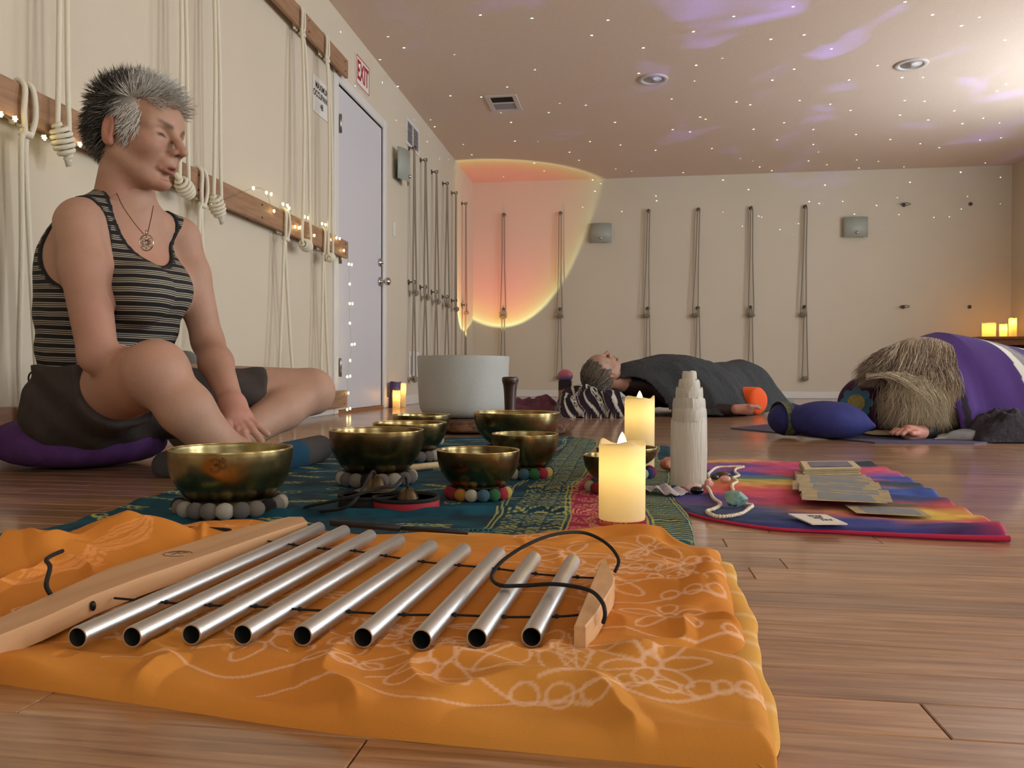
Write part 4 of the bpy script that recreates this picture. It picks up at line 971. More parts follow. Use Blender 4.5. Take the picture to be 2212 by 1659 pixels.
# ================================================================ CANDLES
M_wax = mat('ivory_wax', (236, 226, 190), .5, trans=.5, spec=.3)
M_flame = mat('led_flame', (255, 225, 150), .4, emit=((255, 214, 130), 5.))
def candle(label, base, R, H, power, col=(1, .70, .28), flame=True, wax=None, group='flameless pillar candles', lit=True, drop=.03):
    t = thing('pillar_candle', label, 'candle', base, group); n = 48; bx, by, bz = base
    a = np.arange(n)/n*2*math.pi; top = H+R*.09*np.sin(a*3+base[0]*40)+R*.05*np.sin(a*5+1)
    rows = [(R*.985, np.full(n, .001)), (R, np.full(n, .004)), (R, np.full(n, H*.5)), (R, top-.004), (R*.975, top), (R*.9, top-.001), (R*.82, np.full(n, H-R*.28)), (R*.4, np.full(n, H-R*.33)), (R*.04, np.full(n, H-R*.33))]
    V_ = np.concatenate([np.stack([bx+r_*np.cos(a), by+r_*np.sin(a), bz+z], 1) for r_, z in rows])
    f = [(i*n+k, i*n+(k+1) % n, (i+1)*n+(k+1) % n, (i+1)*n+k) for i in range(len(rows)-1) for k in range(n)]
    MB().add(V_, f+[tuple(range(n))[::-1]]).build('wax', wax or M_wax, t)
    if flame:
        MB().lathe(smooth_pts([(0, 0), (.0065, .001), (.0078, .007), (.0068, .014), (.004, .022), (.0012, .027), (0, .0285)], 3), 20, (bx, by, bz+H-R*.33)).build('flame', M_flame, t)
    if lit:
        l = bpy.data.lights.new('candle_glow', 'POINT'); l.energy = power; l.color = col; l.shadow_soft_size = R*.25
        lo = bpy.data.objects.new('candle_glow', l); COL.objects.link(lo); lo.location = (bx, by, bz+H-R*.33-drop); attach(lo, t)
    return t
c = UZ(1343, 1130, .012); c = np.array([c[0], c[1]+.035, .012]); d_ = (c-CAM)@FW; R = 50*d_/F_PX; ht_ = UD(1343, 955, d_)[2]
candle('shorter ivory pillar candle in front, lit, on the magenta panel', c, R, ht_-.012, .085)
c = UZ(1381, 1012, .008); c = np.array([c[0], c[1], .008]); d_ = (c-CAM)@FW; R = 32*d_/F_PX; ht_ = UD(1381, 858, d_)[2]
candle('taller ivory pillar candle behind the bowls, lit', c, R, ht_-.008, .085)
for lab, x0, x1, yt, yb_, X in (('taller lit candle on the floor beside the door', 862, 877, 828, 880, XL+.10), ('shorter lit candle on the floor beside the door', 848, 865, 843, 881, XL+.10)):
    c = UZ((x0+x1)/2, yb_); d_ = (c-CAM)@FW; candle(lab, c, (x1-x0)/2*d_/F_PX, UD(900, yt, d_)[2], .3, (1, .5, .1), flame=False)
c = UZ(843, 881); c = c+np.array([.02, .06, 0]); d_ = (c-CAM)@FW
candle('unlit purple pillar candle on the floor beside the door', c, 12*d_/F_PX, UD(900, 825, d_)[2], 0, lit=False, flame=False, wax=mat('purple_wax', (84, 72, 130), .5, trans=.1))

# ================================================================ STONES, NECKLACE, CARDS
# selenite tower
bc = UZ(1490, 1052, .008); bc[1] += .03; d_ = (bc-CAM)@FW; W = 37.5*d_/F_PX; Ht = UD(1490, 803, d_)[2]-.008
tw = thing('selenite_tower', 'tall stepped white selenite tower lamp', 'crystal', (bc[0], bc[1], .008))
M_sel = mat('selenite', (226, 222, 210), .35, trans=.35, bump=(40, .7, 4), stretch=(8, 8, .5), var=(10, (208, 204, 192), .6))
r2 = np.random.default_rng(31); lev = [(0, .1, .98), (.1, .5, 1.0), (.5, .62, .97), (.62, .72, .93), (.72, .80, .84), (.80, .885, .68), (.885, .945, .57), (.945, 1., .42)]
for i, (z0, z1, s_) in enumerate(((0, .6, 1.), (.57, .68, .96), (.66, .77, .9), (.75, .855, .76), (.845, .93, .62), (.92, 1., .43))):
    n = 22; a = np.arange(n)/n*2*math.pi; rr = W*s_*(1+.05*r2.uniform(-1, 1, n))*(.93+.07*np.abs(np.cos(2*a))); tp_ = Ht*(z1+.012*r2.uniform(-1, 1, n))
    rows = [(rr*(.96 if i == 0 else 1.01), np.full(n, Ht*z0)), (rr*1.0, np.full(n, Ht*(z0+z1)/2)), (rr*.975, tp_-.004), (rr*.93, tp_), (rr*.3, np.full(n, Ht*z1+.001))]
    V_ = np.concatenate([np.stack([bc[0]+q_*np.cos(a), bc[1]+q_*np.sin(a), .008+z], 1) for q_, z in rows])
    f = [(j*n+k, j*n+(k+1) % n, (j+1)*n+(k+1) % n, (j+1)*n+k) for j in range(4) for k in range(n)]+[tuple(range(n))[::-1], tuple(4*n+k for k in range(n))]
    sharp(MB().add(V_, f).build('tier', M_sel, tw), 28)
def stone(name, label, px, w_, h_, m, z=.009, seed=1, rough=.35, dep=None, facet=0, group=None):
    p = UZ(*px, z); d = (p-CAM)@FW; rx = w_/2*d/F_PX; rz = h_/2*d/F_PX; ry = dep or rx*.8; n = 20
    q = MB(); q.ball((0, 0, 0), 1, n); v = q.v[0]; u_ = v/np.maximum(np.linalg.norm(v, axis=1, keepdims=True), 1e-6)
    v = u_*(1+rough*fbm(u_, 1.6, 3, seed))[:, None]
    if facet:
        rg = np.random.default_rng(seed)
        for _ in range(facet):
            nn_ = rg.normal(size=3); nn_ /= np.linalg.norm(nn_); dd_ = v@nn_; ov = np.maximum(dd_-rg.uniform(.62, .85), 0); v = v-ov[:, None]*nn_
    v = v*np.array([rx, ry, rz]); v[:, 2] += rz*.92+p[2]; v[:, 2] = np.maximum(v[:, 2], p[2]); v[:, 0] += p[0]; v[:, 1] += p[1]+ry*.6; q.v[0] = v
    o = q.build(name, m, loc=(p[0], p[1]+ry*.6, p[2])); 
    if facet: sharp(o, 18)
    return tag(o, label, 'stone', group)
stone('rough_stone', 'pale blue-green raw stone inside the bead necklace', (1588, 1099), 62, 44, mat('raw_amazonite', (132, 164, 158), .6, var=(60, (104, 140, 134), .9), bump=(120, .6, 4)), facet=16, seed=4, rough=.5)
stone('polished_stone', 'black oval polished stone in front of the white tower', (1506, 1068), 29, 17, mat('black_tourmaline', (14, 13, 14), .15), seed=2, rough=.1)
stone('polished_stone', 'pink rose quartz pebble right of the white tower base', (1532, 1054), 20, 20, mat('rose_quartz', (222, 172, 164), .25, trans=.25), seed=3, rough=.2, facet=6)
stone('polished_stone', 'glossy pink pebble lying inside the necklace loop', (1567, 1043), 24, 16, mat('rose_quartz'), seed=7, rough=.15)
stone('polished_stone', 'peach coloured crystal half hidden behind the white tower', (1444, 1021), 34, 37, mat('peach_calcite', (206, 142, 116), .4, trans=.2, bump=(50, .5, 3)), seed=9, rough=.3, facet=8, z=.006)
stone('polished_stone', 'clear quartz block under the black oval stone', (1498, 1064), 42, 22, mat('clear_quartz', (228, 206, 198), .2, trans=.3), seed=11, rough=.1, facet=10)
stone('polished_stone', 'dark brown tiger eye stone within the necklace', (1562, 1031), 32, 12, mat('tiger_eye', (62, 38, 24), .25, var=(70, (120, 80, 36), .7)), seed=12, rough=.3)
stone('polished_stone', 'smoky grey stone between the tower and the necklace', (1544, 1037), 20, 12, mat('smoky_stone', (46, 44, 48), .25), seed=14, rough=.25)
# necklace of off-white chip beads
nk = smooth_pts([UZ(x, y, .0115) for x, y in ((1532, 1022), (1548, 1010), (1575, 1008), (1606, 1008), (1590, 1013), (1588, 1020), (1596, 1027), (1584, 1032), (1592, 1040), (1582, 1047), (1584, 1060), (1600, 1084), (1624, 1092), (1618, 1098), (1604, 1108), (1580, 1114), (1548, 1115), (1527, 1105), (1545, 1098), (1556, 1088), (1540, 1075), (1532, 1058), (1526, 1048), (1533, 1036), (1530, 1025))], 14, True)
dl = np.r_[0, np.cumsum(np.linalg.norm(np.diff(nk, axis=0), axis=1))]; nb_ = int(dl[-1]/.0056)
bead_t = thing('bead_necklace', 'off-white chip bead necklace looped around the raw blue-green stone', 'necklace', UZ(1575, 1062, .008)); r2 = np.random.default_rng(8); bmesh_ = []
for k in range(4):
    q = MB(); q.ball((0, 0, 0), 1, 8); v = q.v[0]; q.v[0] = v*(1+.5*fbm(v, 1.3, 2, k)[:, None]); ob = q.build('bead', mat('shell_bead', (222, 210, 186), .5)); bmesh_.append(ob.data); bpy.data.objects.remove(ob, do_unlink=True)
for i in range(nb_):
    t = dl[-1]*i/nb_; p = [np.interp(t, dl, nk[:, k]) for k in range(3)]; ob = bpy.data.objects.new('bead', bmesh_[i % 4]); COL.objects.link(ob); ob.location = p; ob.scale = (.0036, .0034, .0032); ob.rotation_euler = tuple(r2.uniform(0, 6, 3)); attach(ob, bead_t)
# crumpled tissue
g = 26; cc = UZ(1428, 1074, 0); vs = []
for i in range(g):
    for j in range(g):
        u, v = i/(g-1)-.5, j/(g-1)-.5; p = np.array([cc[0]+u*.085+v*.03, cc[1]+v*.06-u*.05]); z = .012+.012*abs(math.sin(u*9+v*5))*(.5-abs(u))*2+.006*fbm(np.array([[u*9, v*9]]), 1, 2, 3)[0]; vs.append((*p, max(z, .009)))
ti = fast_mesh('tissue', np.array(vs), gridfaces(g, g), mat('white_tissue', (214, 208, 214), .8, trans=.4)); ti.modifiers.new('th', 'SOLIDIFY').thickness = .0008
tag(ti, 'crumpled white tissue between the front candle and the tie-dye cloth', 'tissue')
# oracle cards
M_cb = mat('card_border', (178, 160, 120), .5, var=(40, (140, 120, 88), .8)); M_cp = mat('card_picture', (104, 122, 136), .45, var=(30, (138, 132, 116), .8), stretch=(1, 3, 1)); M_cedge = mat('card_edge', (196, 178, 140), .7)
def card(label, quad, z, zt=0., group='oracle cards', pic=None, border=None, name='oracle_card', th=.0006, frac=.16):
    """quad: four pixels a(left-front) b(right-front) c(right-back) d(left-back) on the plane z"""
    p = [UZ(x, y, z) for x, y in quad]; p = [q_+np.array([0, 0, zt*(k in (0, 3))]) for k, q_ in enumerate(p)]
    t = thing(name, label, 'card', p[0], group); V_ = [q_-[0, 0, th] for q_ in p]+p
    MB().add(V_, [(3, 2, 1, 0), (4, 5, 6, 7), (0, 1, 5, 4), (1, 2, 6, 5), (2, 3, 7, 6), (3, 0, 4, 7)]).build('sheet', border or M_cb, t, smooth=False)
    def at(u, v): return (1-u)*(1-v)*p[0]+u*(1-v)*p[1]+u*v*p[2]+(1-u)*v*p[3]+np.array([0, 0, .0003])
    if pic is not False: MB().add([at(frac, .12), at(1-frac*.6, .12), at(1-frac*.6, .88), at(frac, .88)], [(0, 1, 2, 3)]).build('picture', pic or M_cp, t, smooth=False)
    return t, at
names = ['farthest back in the spread', 'second in the spread from the back', 'third in the spread from the back', 'fourth in the spread from the back', 'in the middle of the spread', 'just before the middle of the spread', 'third from the front of the spread', 'second from the front of the spread', 'in front of the fanned spread']
for i in range(9):
    f = i/8; a = np.array([1716+f*16-(i == 4)*12, 1034+f*50]); w_ = 165+14*math.sin(i*2.2)+f*34; sk = 14+8*math.sin(i*1.7); hh = 17+f*5
    card('blue-grey oracle card with tan border, '+names[i], [a, a+[w_, 6+4*math.sin(i*1.3)], a+[w_-sk*.9, -hh+8], a+[-sk*.2+4, -hh]], .0135+.0009*i, .002*(i % 3), frac=.2)
card('single oracle card lying nearest the white card', [(1850, 1108), (2012, 1116), (1985, 1098), (1824, 1090)], .014)
# deck
p = [UZ(x, y, .03) for x, y in ((1738, 1012), (1860, 1010), (1842, 995), (1728, 996))]; dk_ = thing('card_deck', 'squared stack of oracle cards at the back of the tie-dye cloth', 'card deck', p[0])
for k in range(9):
    of = np.array([random.uniform(-.004, .004), random.uniform(-.003, .003), 0]); V_ = [q_+of-[0, 0, .019-.0021*k] for q_ in p]; V2 = [q_+[0, 0, .0017] for q_ in V_]
    MB().add(V_+V2, [(3, 2, 1, 0), (4, 5, 6, 7), (0, 1, 5, 4), (1, 2, 6, 5), (2, 3, 7, 6), (3, 0, 4, 7)]).build('card', M_cb if k % 2 else M_cedge, dk_, smooth=False)
def at2(u, v): return (1-u)*(1-v)*p[0]+u*(1-v)*p[1]+u*v*p[2]+(1-u)*v*p[3]+np.array([0, 0, .0008])
MB().add([at2(.14, .14), at2(.88, .14), at2(.88, .86), at2(.14, .86)], [(0, 1, 2, 3)]).build('picture', mat('card_picture_blue', (84, 96, 124), .4, var=(30, (120, 110, 120), .8)), dk_, smooth=False)
# white card with small print
wc, at = card('small white card with printed lettering at the front of the tie-dye cloth', [(1754, 1131), (1831, 1131), (1784, 1111), (1702, 1109)], .0165, 0, None, pic=False, border=mat('white_card', (226, 222, 210), .5), name='printed_card', th=.002)
q = MB(); r2 = np.random.default_rng(2)
for rw, (v, u0, u1) in enumerate(((.70, .40, .74), (.50, .42, .66), (.30, .50, .80))):
    u = u0
    while u < u1:
        du = .035; k = r2.integers(0, 3)
        for (a0, b0, a1, b1) in ([(0, 0, 0, 1), (0, 1, .8, 1)], [(0, 0, .4, 1), (.4, 1, .8, 0)], [(0, 0, .8, 0), (.8, 0, .8, 1), (0, 1, .8, 1)])[k]:
            A, B = at(u+a0*du, v+b0*.12), at(u+a1*du, v+b1*.12); q.tube([A, B], .0004, 4)
        u += du*1.35
q.build('lettering', mat('print_grey', (90, 86, 84), .7), wc)

# ================================================================ PEOPLE
RH = np.array([cyw, syw, 0.]); FH = np.array([-syw, cyw, 0.]); ZZ = np.array([0, 0, 1.])
def unit(v): v = np.asarray(v, float); return v/np.linalg.norm(v)
SK = dict(base=(176, 139, 117), red=(168, 114, 97), pale=(200, 162, 138))
M_skin = mat('skin', attr='col', rough=.55, sss=.06, spec=.4, bump=(220, .12, 3))
M_hair = mat('hair_strands', attr='col', rough=.55, spec=.4)

def head_mesh(age=1.):
    """head in local axes x=forward y=left z=up, metres; returns verts, faces, colours"""
    s = SDF((-.135, -.105, -.165), (.14, .105, .14), .0027)
    s.ell((-.014, 0, .032), (.094, .074, .083), k=.01)
    s.ell((.022, 0, -.034), (.062, .053, .082), k=.03)
    for y in (-1, 1):
        s.cone((-.012, y*.045, -.048), (.056, y*.015, -.1), .02, .014, .022)
        s.ell((.055, y*.037, -.022), (.028, .024, .026), k=.026)
        s.cone((.083, y*.012, .021), (.064, y*.047, .018), .011, .011, .016)
    s.ell((.073, 0, -.102), (.017, .017, .0145), k=.018)
    s.ell((.06, 0, .045), (.036, .054, .042), k=.03)
    for y in (-1, 1):
        s.ell((.094, y*.031, .0015), (.021, .016, .0145), k=.012, op='s')
        s.ell((.068, y*.031, .001), (.0155, .017, .0135), k=.006)
        s.cone((.081, y*.018, -.0095), (.074, y*.044, -.008), .0042, .004, .01)
    s.chain([(.083, 0, .02), (.094, 0, .003), (.107, 0, -.016), (.118, 0, -.031)], [.009, .0072, .0082, .0100], .010)
    for y in (-1, 1):
        s.ell((.101, y*.0112, -.035), (.0105, .007, .0078), k=.008)
        s.ell((.105, y*.0068, -.0435), (.006, .0038, .004), k=.003, op='s')
    s.ell((.083, 0, -.055), (.016, .022, .016), k=.014)
    for y in (-1, 1):
        s.cone((.0935, 0, -.0655), (.079, y*.022, -.0705), .0056, .003, .008)
        s.cone((.0905, 0, -.0785), (.078, y*.020, -.0735), .0062, .003, .008)
    s.ell((.098, 0, -.0725), (.014, .02, .0026), k=.003, op='s')
    s.ell((.083, 0, -.089), (.012, .02, .006), k=.01, op='s')
    for y in (-1, 1):
        ax = [unit((1, y*.35, -.1)), unit((-.35, y*1., 0)), unit((.12, 0, 1))]
        s.ell((-.018, y*.077, -.004), (.019, .0095, .034), ax, k=.006)
        s.ell((-.012, y*.086, .0), (.0105, .007, .021), ax, k=.006, op='s')
        s.ell((-.008, y*.074, -.006), (.006, .008, .009), k=.006)
        s.ell((-.012, y*.075, -.03), (.008, .007, .01), k=.008)
    s.cone((-.03, 0, -.05), (-.05, 0, -.19), .05, .051, .02)
    v, F = s.mesh(1)
    c = np.tile(lin(SK['base']), (len(v), 1)); red = lin(SK['red']); x, y, z = v.T; ay = np.abs(y)
    def blend(m, col): nonlocal c; m = np.clip(m, 0, 1)[:, None]; c = c*(1-m)+np.asarray(col)*m
    blend(.55*np.exp(-((x-.055)/.035)**2-((ay-.045)/.022)**2-((z+.035)/.03)**2), red)
    blend(.5*np.exp(-((x-.11)/.018)**2-((z+.03)/.016)**2), red)
    blend(.5*sm(.074, .085, ay)*sm(.03, -.01, x), lin((190, 110, 96)))
    blend(.35*sm(-.07, -.12, z), lin((168, 112, 92)))
    lip = np.exp(-((z+.0725)/.009)**4)*sm(.075, .084, x)*sm(.027, .022, ay); blend(.75*lip, lin((146, 84, 78)))
    eye = np.exp(-((z+.0005+.12*np.abs(ay-.031))/.0042)**4)*np.exp(-((ay-.032)/.0125)**4)*(x > .066); blend(.95*eye, lin((34, 26, 24)))
    brow = np.exp(-((z-.0225-.004*np.sin((ay-.03)*60))/.0045)**4)*sm(.012, .018, ay)*sm(.052, .044, ay)*(x > .05); blend(.7*brow, lin((92, 78, 68)))
    c *= (1+.10*fbm(v, 60, 2, 3)+.06*fbm(v, 220, 2, 5))[:, None]
    return v, F, np.clip(c, 0, 1)
HEAD = head_mesh()
def place_head(o, fwd, up, sc=1.):
    x = unit(fwd); y = unit(np.cross(up, x)); z = np.cross(x, y); R_ = np.stack([x, y, z], 1)*sc
    return lambda p: np.asarray(p, float)@R_.T+np.asarray(o)
def strands(roots, dirs, lens, cols, r, curl=.0, grav=0., seg=4, n=3, seed=0, wob=.2):
    """thin tapered hair strands as one mesh"""
    N = len(roots); rg = np.random.default_rng(seed); P_ = np.zeros((N, seg+1, 3)); P_[:, 0] = roots; d = dirs.copy(); st = (lens/seg)[:, None]
    for k in range(seg):
        d = d+rg.normal(size=d.shape)*wob/seg+np.array([0, 0, -grav])/seg; d /= np.linalg.norm(d, axis=1, keepdims=True); P_[:, k+1] = P_[:, k]+d*st
    return strand_tubes(P_, cols, r, n)
def strand_tubes(P_, cols, r, n=3):
    N, S1, _ = P_.shape; T = np.gradient(P_, axis=1); T /= np.maximum(np.linalg.norm(T, axis=2, keepdims=True), 1e-9)
    ref = np.where(np.abs(T[..., 2:3]) < .9, np.array([0, 0, 1.]), np.array([1., 0, 0])); A = np.cross(T, ref); A /= np.maximum(np.linalg.norm(A, axis=2, keepdims=True), 1e-9); B = np.cross(T, A)
    w_ = np.linspace(1, 0, S1)**.6*.95+.05; r = np.broadcast_to(np.asarray(r, float), (N,))
    a = np.arange(n)/n*2*math.pi
    V_ = P_[:, :, None]+(r[:, None, None, None]*w_[None, :, None, None])*(np.cos(a)[None, None, :, None]*A[:, :, None]+np.sin(a)[None, None, :, None]*B[:, :, None])
    b = (np.arange(N)*S1*n)[:, None, None]; i = np.arange(S1-1)[None, :, None]; k = np.arange(n)[None, None, :]; k2 = (k+1) % n
    F = np.stack([b+i*n+k, b+i*n+k2, b+(i+1)*n+k2, b+(i+1)*n+k], -1).reshape(-1, 4)
    return V_.reshape(-1, 3), F, np.repeat(cols, S1*n, 0)

# ---------------------------------------------------------------- the seated woman
J = UD
woman = thing('person', 'woman with spiky grey hair in a striped tank top sitting cross-legged on a purple cushion', 'person', (*UZ(190, 985)[:2], 0))
Ft = unit(.85*RH-.52*FH); Lt = unit(.52*RH+.85*FH); AXT = [Ft, Lt, ZZ]
shR, shL = J(168, 484, 1.77), J(392, 516, 2.0)
elR, wrR = J(212, 768, 1.70), J(400, 868, 1.84)
elL, wrL = J(449, 738, 2.02), J(503, 876, 1.86)
hipR, hipL = J(185, 862, 1.95), J(360, 862, 2.09)
knR, knL = J(335, 806, 1.67), J(672, 846, 2.25)
anR, anL = J(574, 1000, 1.9), J(440, 990, 1.92)
toR, toL = J(690, 968, 2.10), J(362, 1006, 1.82)
che, bel, pel = J(240, 608, 1.9), J(232, 740, 1.93), J(204, 885, 1.98)
nkb, nkt = J(274, 425, 1.895), J(288, 350, 1.87)
def torso(s):
    s.ell(che, (.128, .165, .19), AXT, k=.03); s.ell(bel, (.128, .155, .17), AXT, k=.06); s.ell(pel, (.135, .165, .115), AXT, k=.06)
    s.ell(J(305, 632, 1.80), (.07, .066, .068), AXT, k=.05); s.ell(J(352, 628, 1.92), (.068, .062, .066), AXT, k=.05)
    s.cone(J(262, 462, 1.9), J(180, 468, 1.79), .046, .042, .03); s.cone(J(290, 474, 1.9), J(384, 504, 1.99), .044, .038, .03)
    s.cone(J(245, 530, 1.9), J(238, 570, 1.9), .09, .12, .05)
    s.ell(J(228, 478, 1.93), (.05, .09, .05), AXT, k=.04)
def legs(s, infl=0., k=.03):
    s.cone(hipR, knR, .098+infl, .068+infl, k); s.cone(hipL, knL, .098+infl, .066+infl, k)
s = SDF((-1.42, 1.42, .0), (-.42, 2.62, .80), .0058)
torso(s); legs(s)
s.cone(shR, shR+(elR-shR)*.35, .05, .05, .03); s.cone(shR+(elR-shR)*.35, elR, .05, .04, .015); s.cone(elR, elR+(wrR-elR)*.35, .04, .042, .012); s.cone(elR+(wrR-elR)*.35, wrR, .043, .027, .02)
s.cone(shL, shL+(elL-shL)*.35, .047, .044, .03); s.cone(shL+(elL-shL)*.35, elL, .048, .038, .02); s.cone(elL, elL+(wrL-elL)*.35, .038, .04, .02); s.cone(elL+(wrL-elL)*.35, wrL, .04, .026, .02)
s.ell(knR, .062, k=.02); s.chain([knR, J(402, 884, 1.67), J(478, 968, 1.72), anR], [.057, .056, .043, .034], .016)
kn, an = knL, anL; s.ell(kn, .062, k=.02); s.cone(kn, kn+(an-kn)*.3, .056, .056, .014); s.cone(kn+(an-kn)*.3, an, .056, .034, .02)
s.ell(kn if False else knR+np.array([0, 0, .008])+unit(knR-hipR)*.012, (.05, .05, .05), k=.03)
for an, to in ((anR, toR), (anL, toL)): s.cone(an, to, .036, .03, .02)
s.cone(nkb-ZZ*.06, nkt, .056, .052, .05)
# hands: palm and fingers (left hand resting on the shin, right hand under it)
def hand(s, w0, pal, fingers, rp=.026):
    s.cone(w0, pal, .025, rp, .02); s.cone(w0, pal+np.array([.012, .01, 0]), .022, .02, .02); s.cone(w0, pal-np.array([.012, .01, 0]), .022, .02, .02)
    for f, r0 in fingers: s.chain(f, np.linspace(r0*1.12, r0*.9, len(f)), .004)
wrL = wrL+(J(503, 876, 1.86)-wrL)
hs = SDF(np.minimum(wrL, J(470, 870, 1.80))-[.06, .08, .09], np.maximum(wrL, J(590, 970, 1.95))+[.06, .08, .06], .0026)
hs.cone(elL+(wrL-elL)*.35, wrL, .04, .026, .02)
pk = J(514, 904, 1.825)
hand(hs, wrL, pk, [([J(505, 910, 1.815), J(514, 930, 1.79), J(522, 951, 1.785)], .0086), ([J(517, 914, 1.812), J(528, 934, 1.79), J(537, 957, 1.785)], .009), ([J(529, 912, 1.815), J(547, 930, 1.80), J(565, 953, 1.795)], .009), ([J(534, 902, 1.825), J(556, 918, 1.82), J(578, 938, 1.82)], .0082), ([J(500, 888, 1.84), J(492, 912, 1.80), J(499, 934, 1.785)], .0095)], .023)
hv, hF = hs.mesh(1); keep = ((hv-wrL)@unit(wrL-elL)) > -.05; kf = keep[hF].all(1); hF = hF[kf]
v, F = s.mesh(2)
head_at = place_head(J(300, 298, 1.855), .975*RH-.21*FH-.08*ZZ, ZZ+.08*RH, 1.04)
V2, F2, C2 = head_at(HEAD[0]), HEAD[1], HEAD[2]
allv = np.concatenate([v, hv, V2]); allF = np.concatenate([F, hF+len(v), F2+len(v)+len(hv)])
cb2 = np.tile(lin(SK['base']), (len(v)+len(hv), 1)); pb = np.concatenate([v, hv])
def rb(p, r_, col, am): 
    global cb2
    m = am*np.exp(-((pb-p)**2).sum(1)/r_**2)[:, None]; cb2 = cb2*(1-m)+lin(col)*m
rb(J(205, 700, 1.68), .14, (170, 114, 96), .4); rb(J(450, 800, 1.98), .12, (168, 112, 96), .4); rb(J(515, 915, 1.85), .08, (196, 122, 112), .7); rb(J(345, 560, 1.82), .1, (196, 140, 120), .5); rb(J(300, 900, 1.75), .07, (170, 100, 78), .5)
rb(knR, .07, (190, 132, 112), .4); rb(anR, .14, (190, 160, 140), .6); rb(nkt, .06, (176, 120, 100), .5)
cb2 *= (1+.10*fbm(pb, 22, 3, 2)+.05*fbm(pb, 160, 2, 6))[:, None]
fast_mesh('body', allv, allF, M_skin, woman, np.clip(np.concatenate([cb2, C2]), 0, 1))
# eyes peeping between the lids are part of the face print; a moist highlight each
for y in (-1, 1):
    q = MB(); q.ball(head_at([(.0735, y*.0335, .0005)])[0], .0095, 14); q.build('eye', mat('eye_dark', (26, 21, 20), .15, spec=.4), woman)
# tank top
s2 = SDF((-1.42, 1.5, .12), (-.6, 2.4, .78), .005); torso(s2); s2.cone(nkb-ZZ*.06, nkt, .056, .052, .05)
G = s2.pts(); dT = s2.f-.0055
dT = dT+.004*np.sin(G[..., 2]*60+G[..., 0]*9)*np.exp(-((G[..., 2]-.335)/.06)**2)
def ellf(c, r, axes):
    q = (G-np.array(c))@np.array(axes).T; k0 = np.linalg.norm(q/r, axis=-1); k1 = np.maximum(np.linalg.norm(q/np.array(r)**2, axis=-1), 1e-6); return k0*(k0-1)/k1
nkc = J(300, 468, 1.9)+Ft*.04; axn = [unit(Ft+.55*ZZ), Lt, unit(ZZ-.55*Ft)]
neck = ellf(nkc+ZZ*.02+Ft*.015-Lt*.008, np.array([.17, .082, .15]), AXT)
neckb = ellf(J(268, 405, 1.92)-Ft*.02, np.array([.12, .082, .085]), AXT)
aR = ellf(shR-Lt*.03-ZZ*.03+Ft*.012, np.array([.08, .078, .112]), AXT); aL = ellf(shL+Lt*.04-ZZ*.03, np.array([.075, .066, .11]), AXT)
hem = (J(200, 812, 1.93)[2]+.012)-G[..., 2]-.06*((G-bel)@Ft)
cut = np.minimum(np.minimum(neck, neckb), np.minimum(aR, aL)); s2.f = np.maximum(np.maximum(dT, -cut), hem).astype(np.float32)
tv, tF = s2.mesh(1)
def samp(A, p):
    i = np.clip(np.round((p-s2.lo)/s2.h).astype(int), 0, s2.n-1); return A[i[:, 0], i[:, 1], i[:, 2]]
sc_ = tv[:, 2]+.05*((tv-bel)@Ft)+.004*fbm(tv, 12, 2, 2)+.05*np.clip((tv[:, 2]-.5)*0, 0, 1)
M_tank = bpy.data.materials.new('striped_jersey'); M_tank.use_nodes = True; t = M_tank.node_tree; L = t.links; b = t.nodes['Principled BSDF']; b.inputs['Roughness'].default_value = .85
at_ = nd(t, 'ShaderNodeAttribute'); at_.attribute_name = 's'; dv = nd(t, 'ShaderNodeMath', operation='DIVIDE'); dv.inputs[1].default_value = .0205; L.new(at_.outputs['Fac'], dv.inputs[0])
frn = nd(t, 'ShaderNodeMath', operation='FRACT'); L.new(dv.outputs[0], frn.inputs[0]); cr = nd(t, 'ShaderNodeValToRGB'); cr.color_ramp.interpolation = 'LINEAR'; blk, wht = L4((20, 19, 21)), L4((178, 171, 152)); e = cr.color_ramp.elements
stops = [(0, blk), (.16, blk), (.19, wht), (.25, wht), (.28, blk), (.37, blk), (.40, wht), (.46, wht), (.49, blk), (.58, blk), (.61, wht), (.67, wht), (.70, blk), (1, blk)]
e[0].position, e[0].color = stops[0]; e[1].position, e[1].color = stops[-1]
for p_, c_ in stops[1:-1]: k = e.new(p_); k.color = c_
L.new(frn.outputs[0], cr.inputs[0]); tm = nd(t, 'ShaderNodeAttribute'); tm.attribute_name = 'trim'; mx = nd(t, 'ShaderNodeMix', data_type='RGBA'); mx.inputs[7].default_value = blk; L.new(tm.outputs['Fac'], mx.inputs[0]); L.new(cr.outputs[0], mx.inputs[6]); L.new(mx.outputs[2], b.inputs['Base Color'])
fast_mesh('tank_top', tv, tF, M_tank, woman, attrs={'s': sc_, 'trim': 1-sm(.009, .0125, samp(cut, tv))})
# shorts
s3 = SDF((-1.45, 1.42, .02), (-.5, 2.6, .45), .006); s3.ell(pel, (.14, .172, .12), AXT, k=.05); s3.ell(bel-ZZ*.06, (.138, .166, .12), AXT, k=.05); legs(s3, .012, .04)
s3.cone(hipR-ZZ*.02, hipR+(knR-hipR)*.5-ZZ*.02, .085, .075, .03)
G = s3.pts(); hR, hL = hipR+(knR-hipR)*.52, hipL+(knL-hipL)*.66; axR, axL = unit(unit(knR-hipR)+.25*ZZ), unit(knL-hipL)
cutR = np.where(((G-pel)@Lt) < .06, (G-hR)@axR, -1); cutL = np.where(((G-pel)@Lt) > .02, (G-hL)@axL, -1); top_ = G[..., 2]-(J(200, 800, 1.93)[2]+.01)
s3.f = (np.maximum(np.maximum(s3.f, np.maximum(cutR, cutL)), top_)+.0045*np.sin(G[..., 0]*55+G[..., 2]*70+G[..., 1]*30)*.6).astype(np.float32)
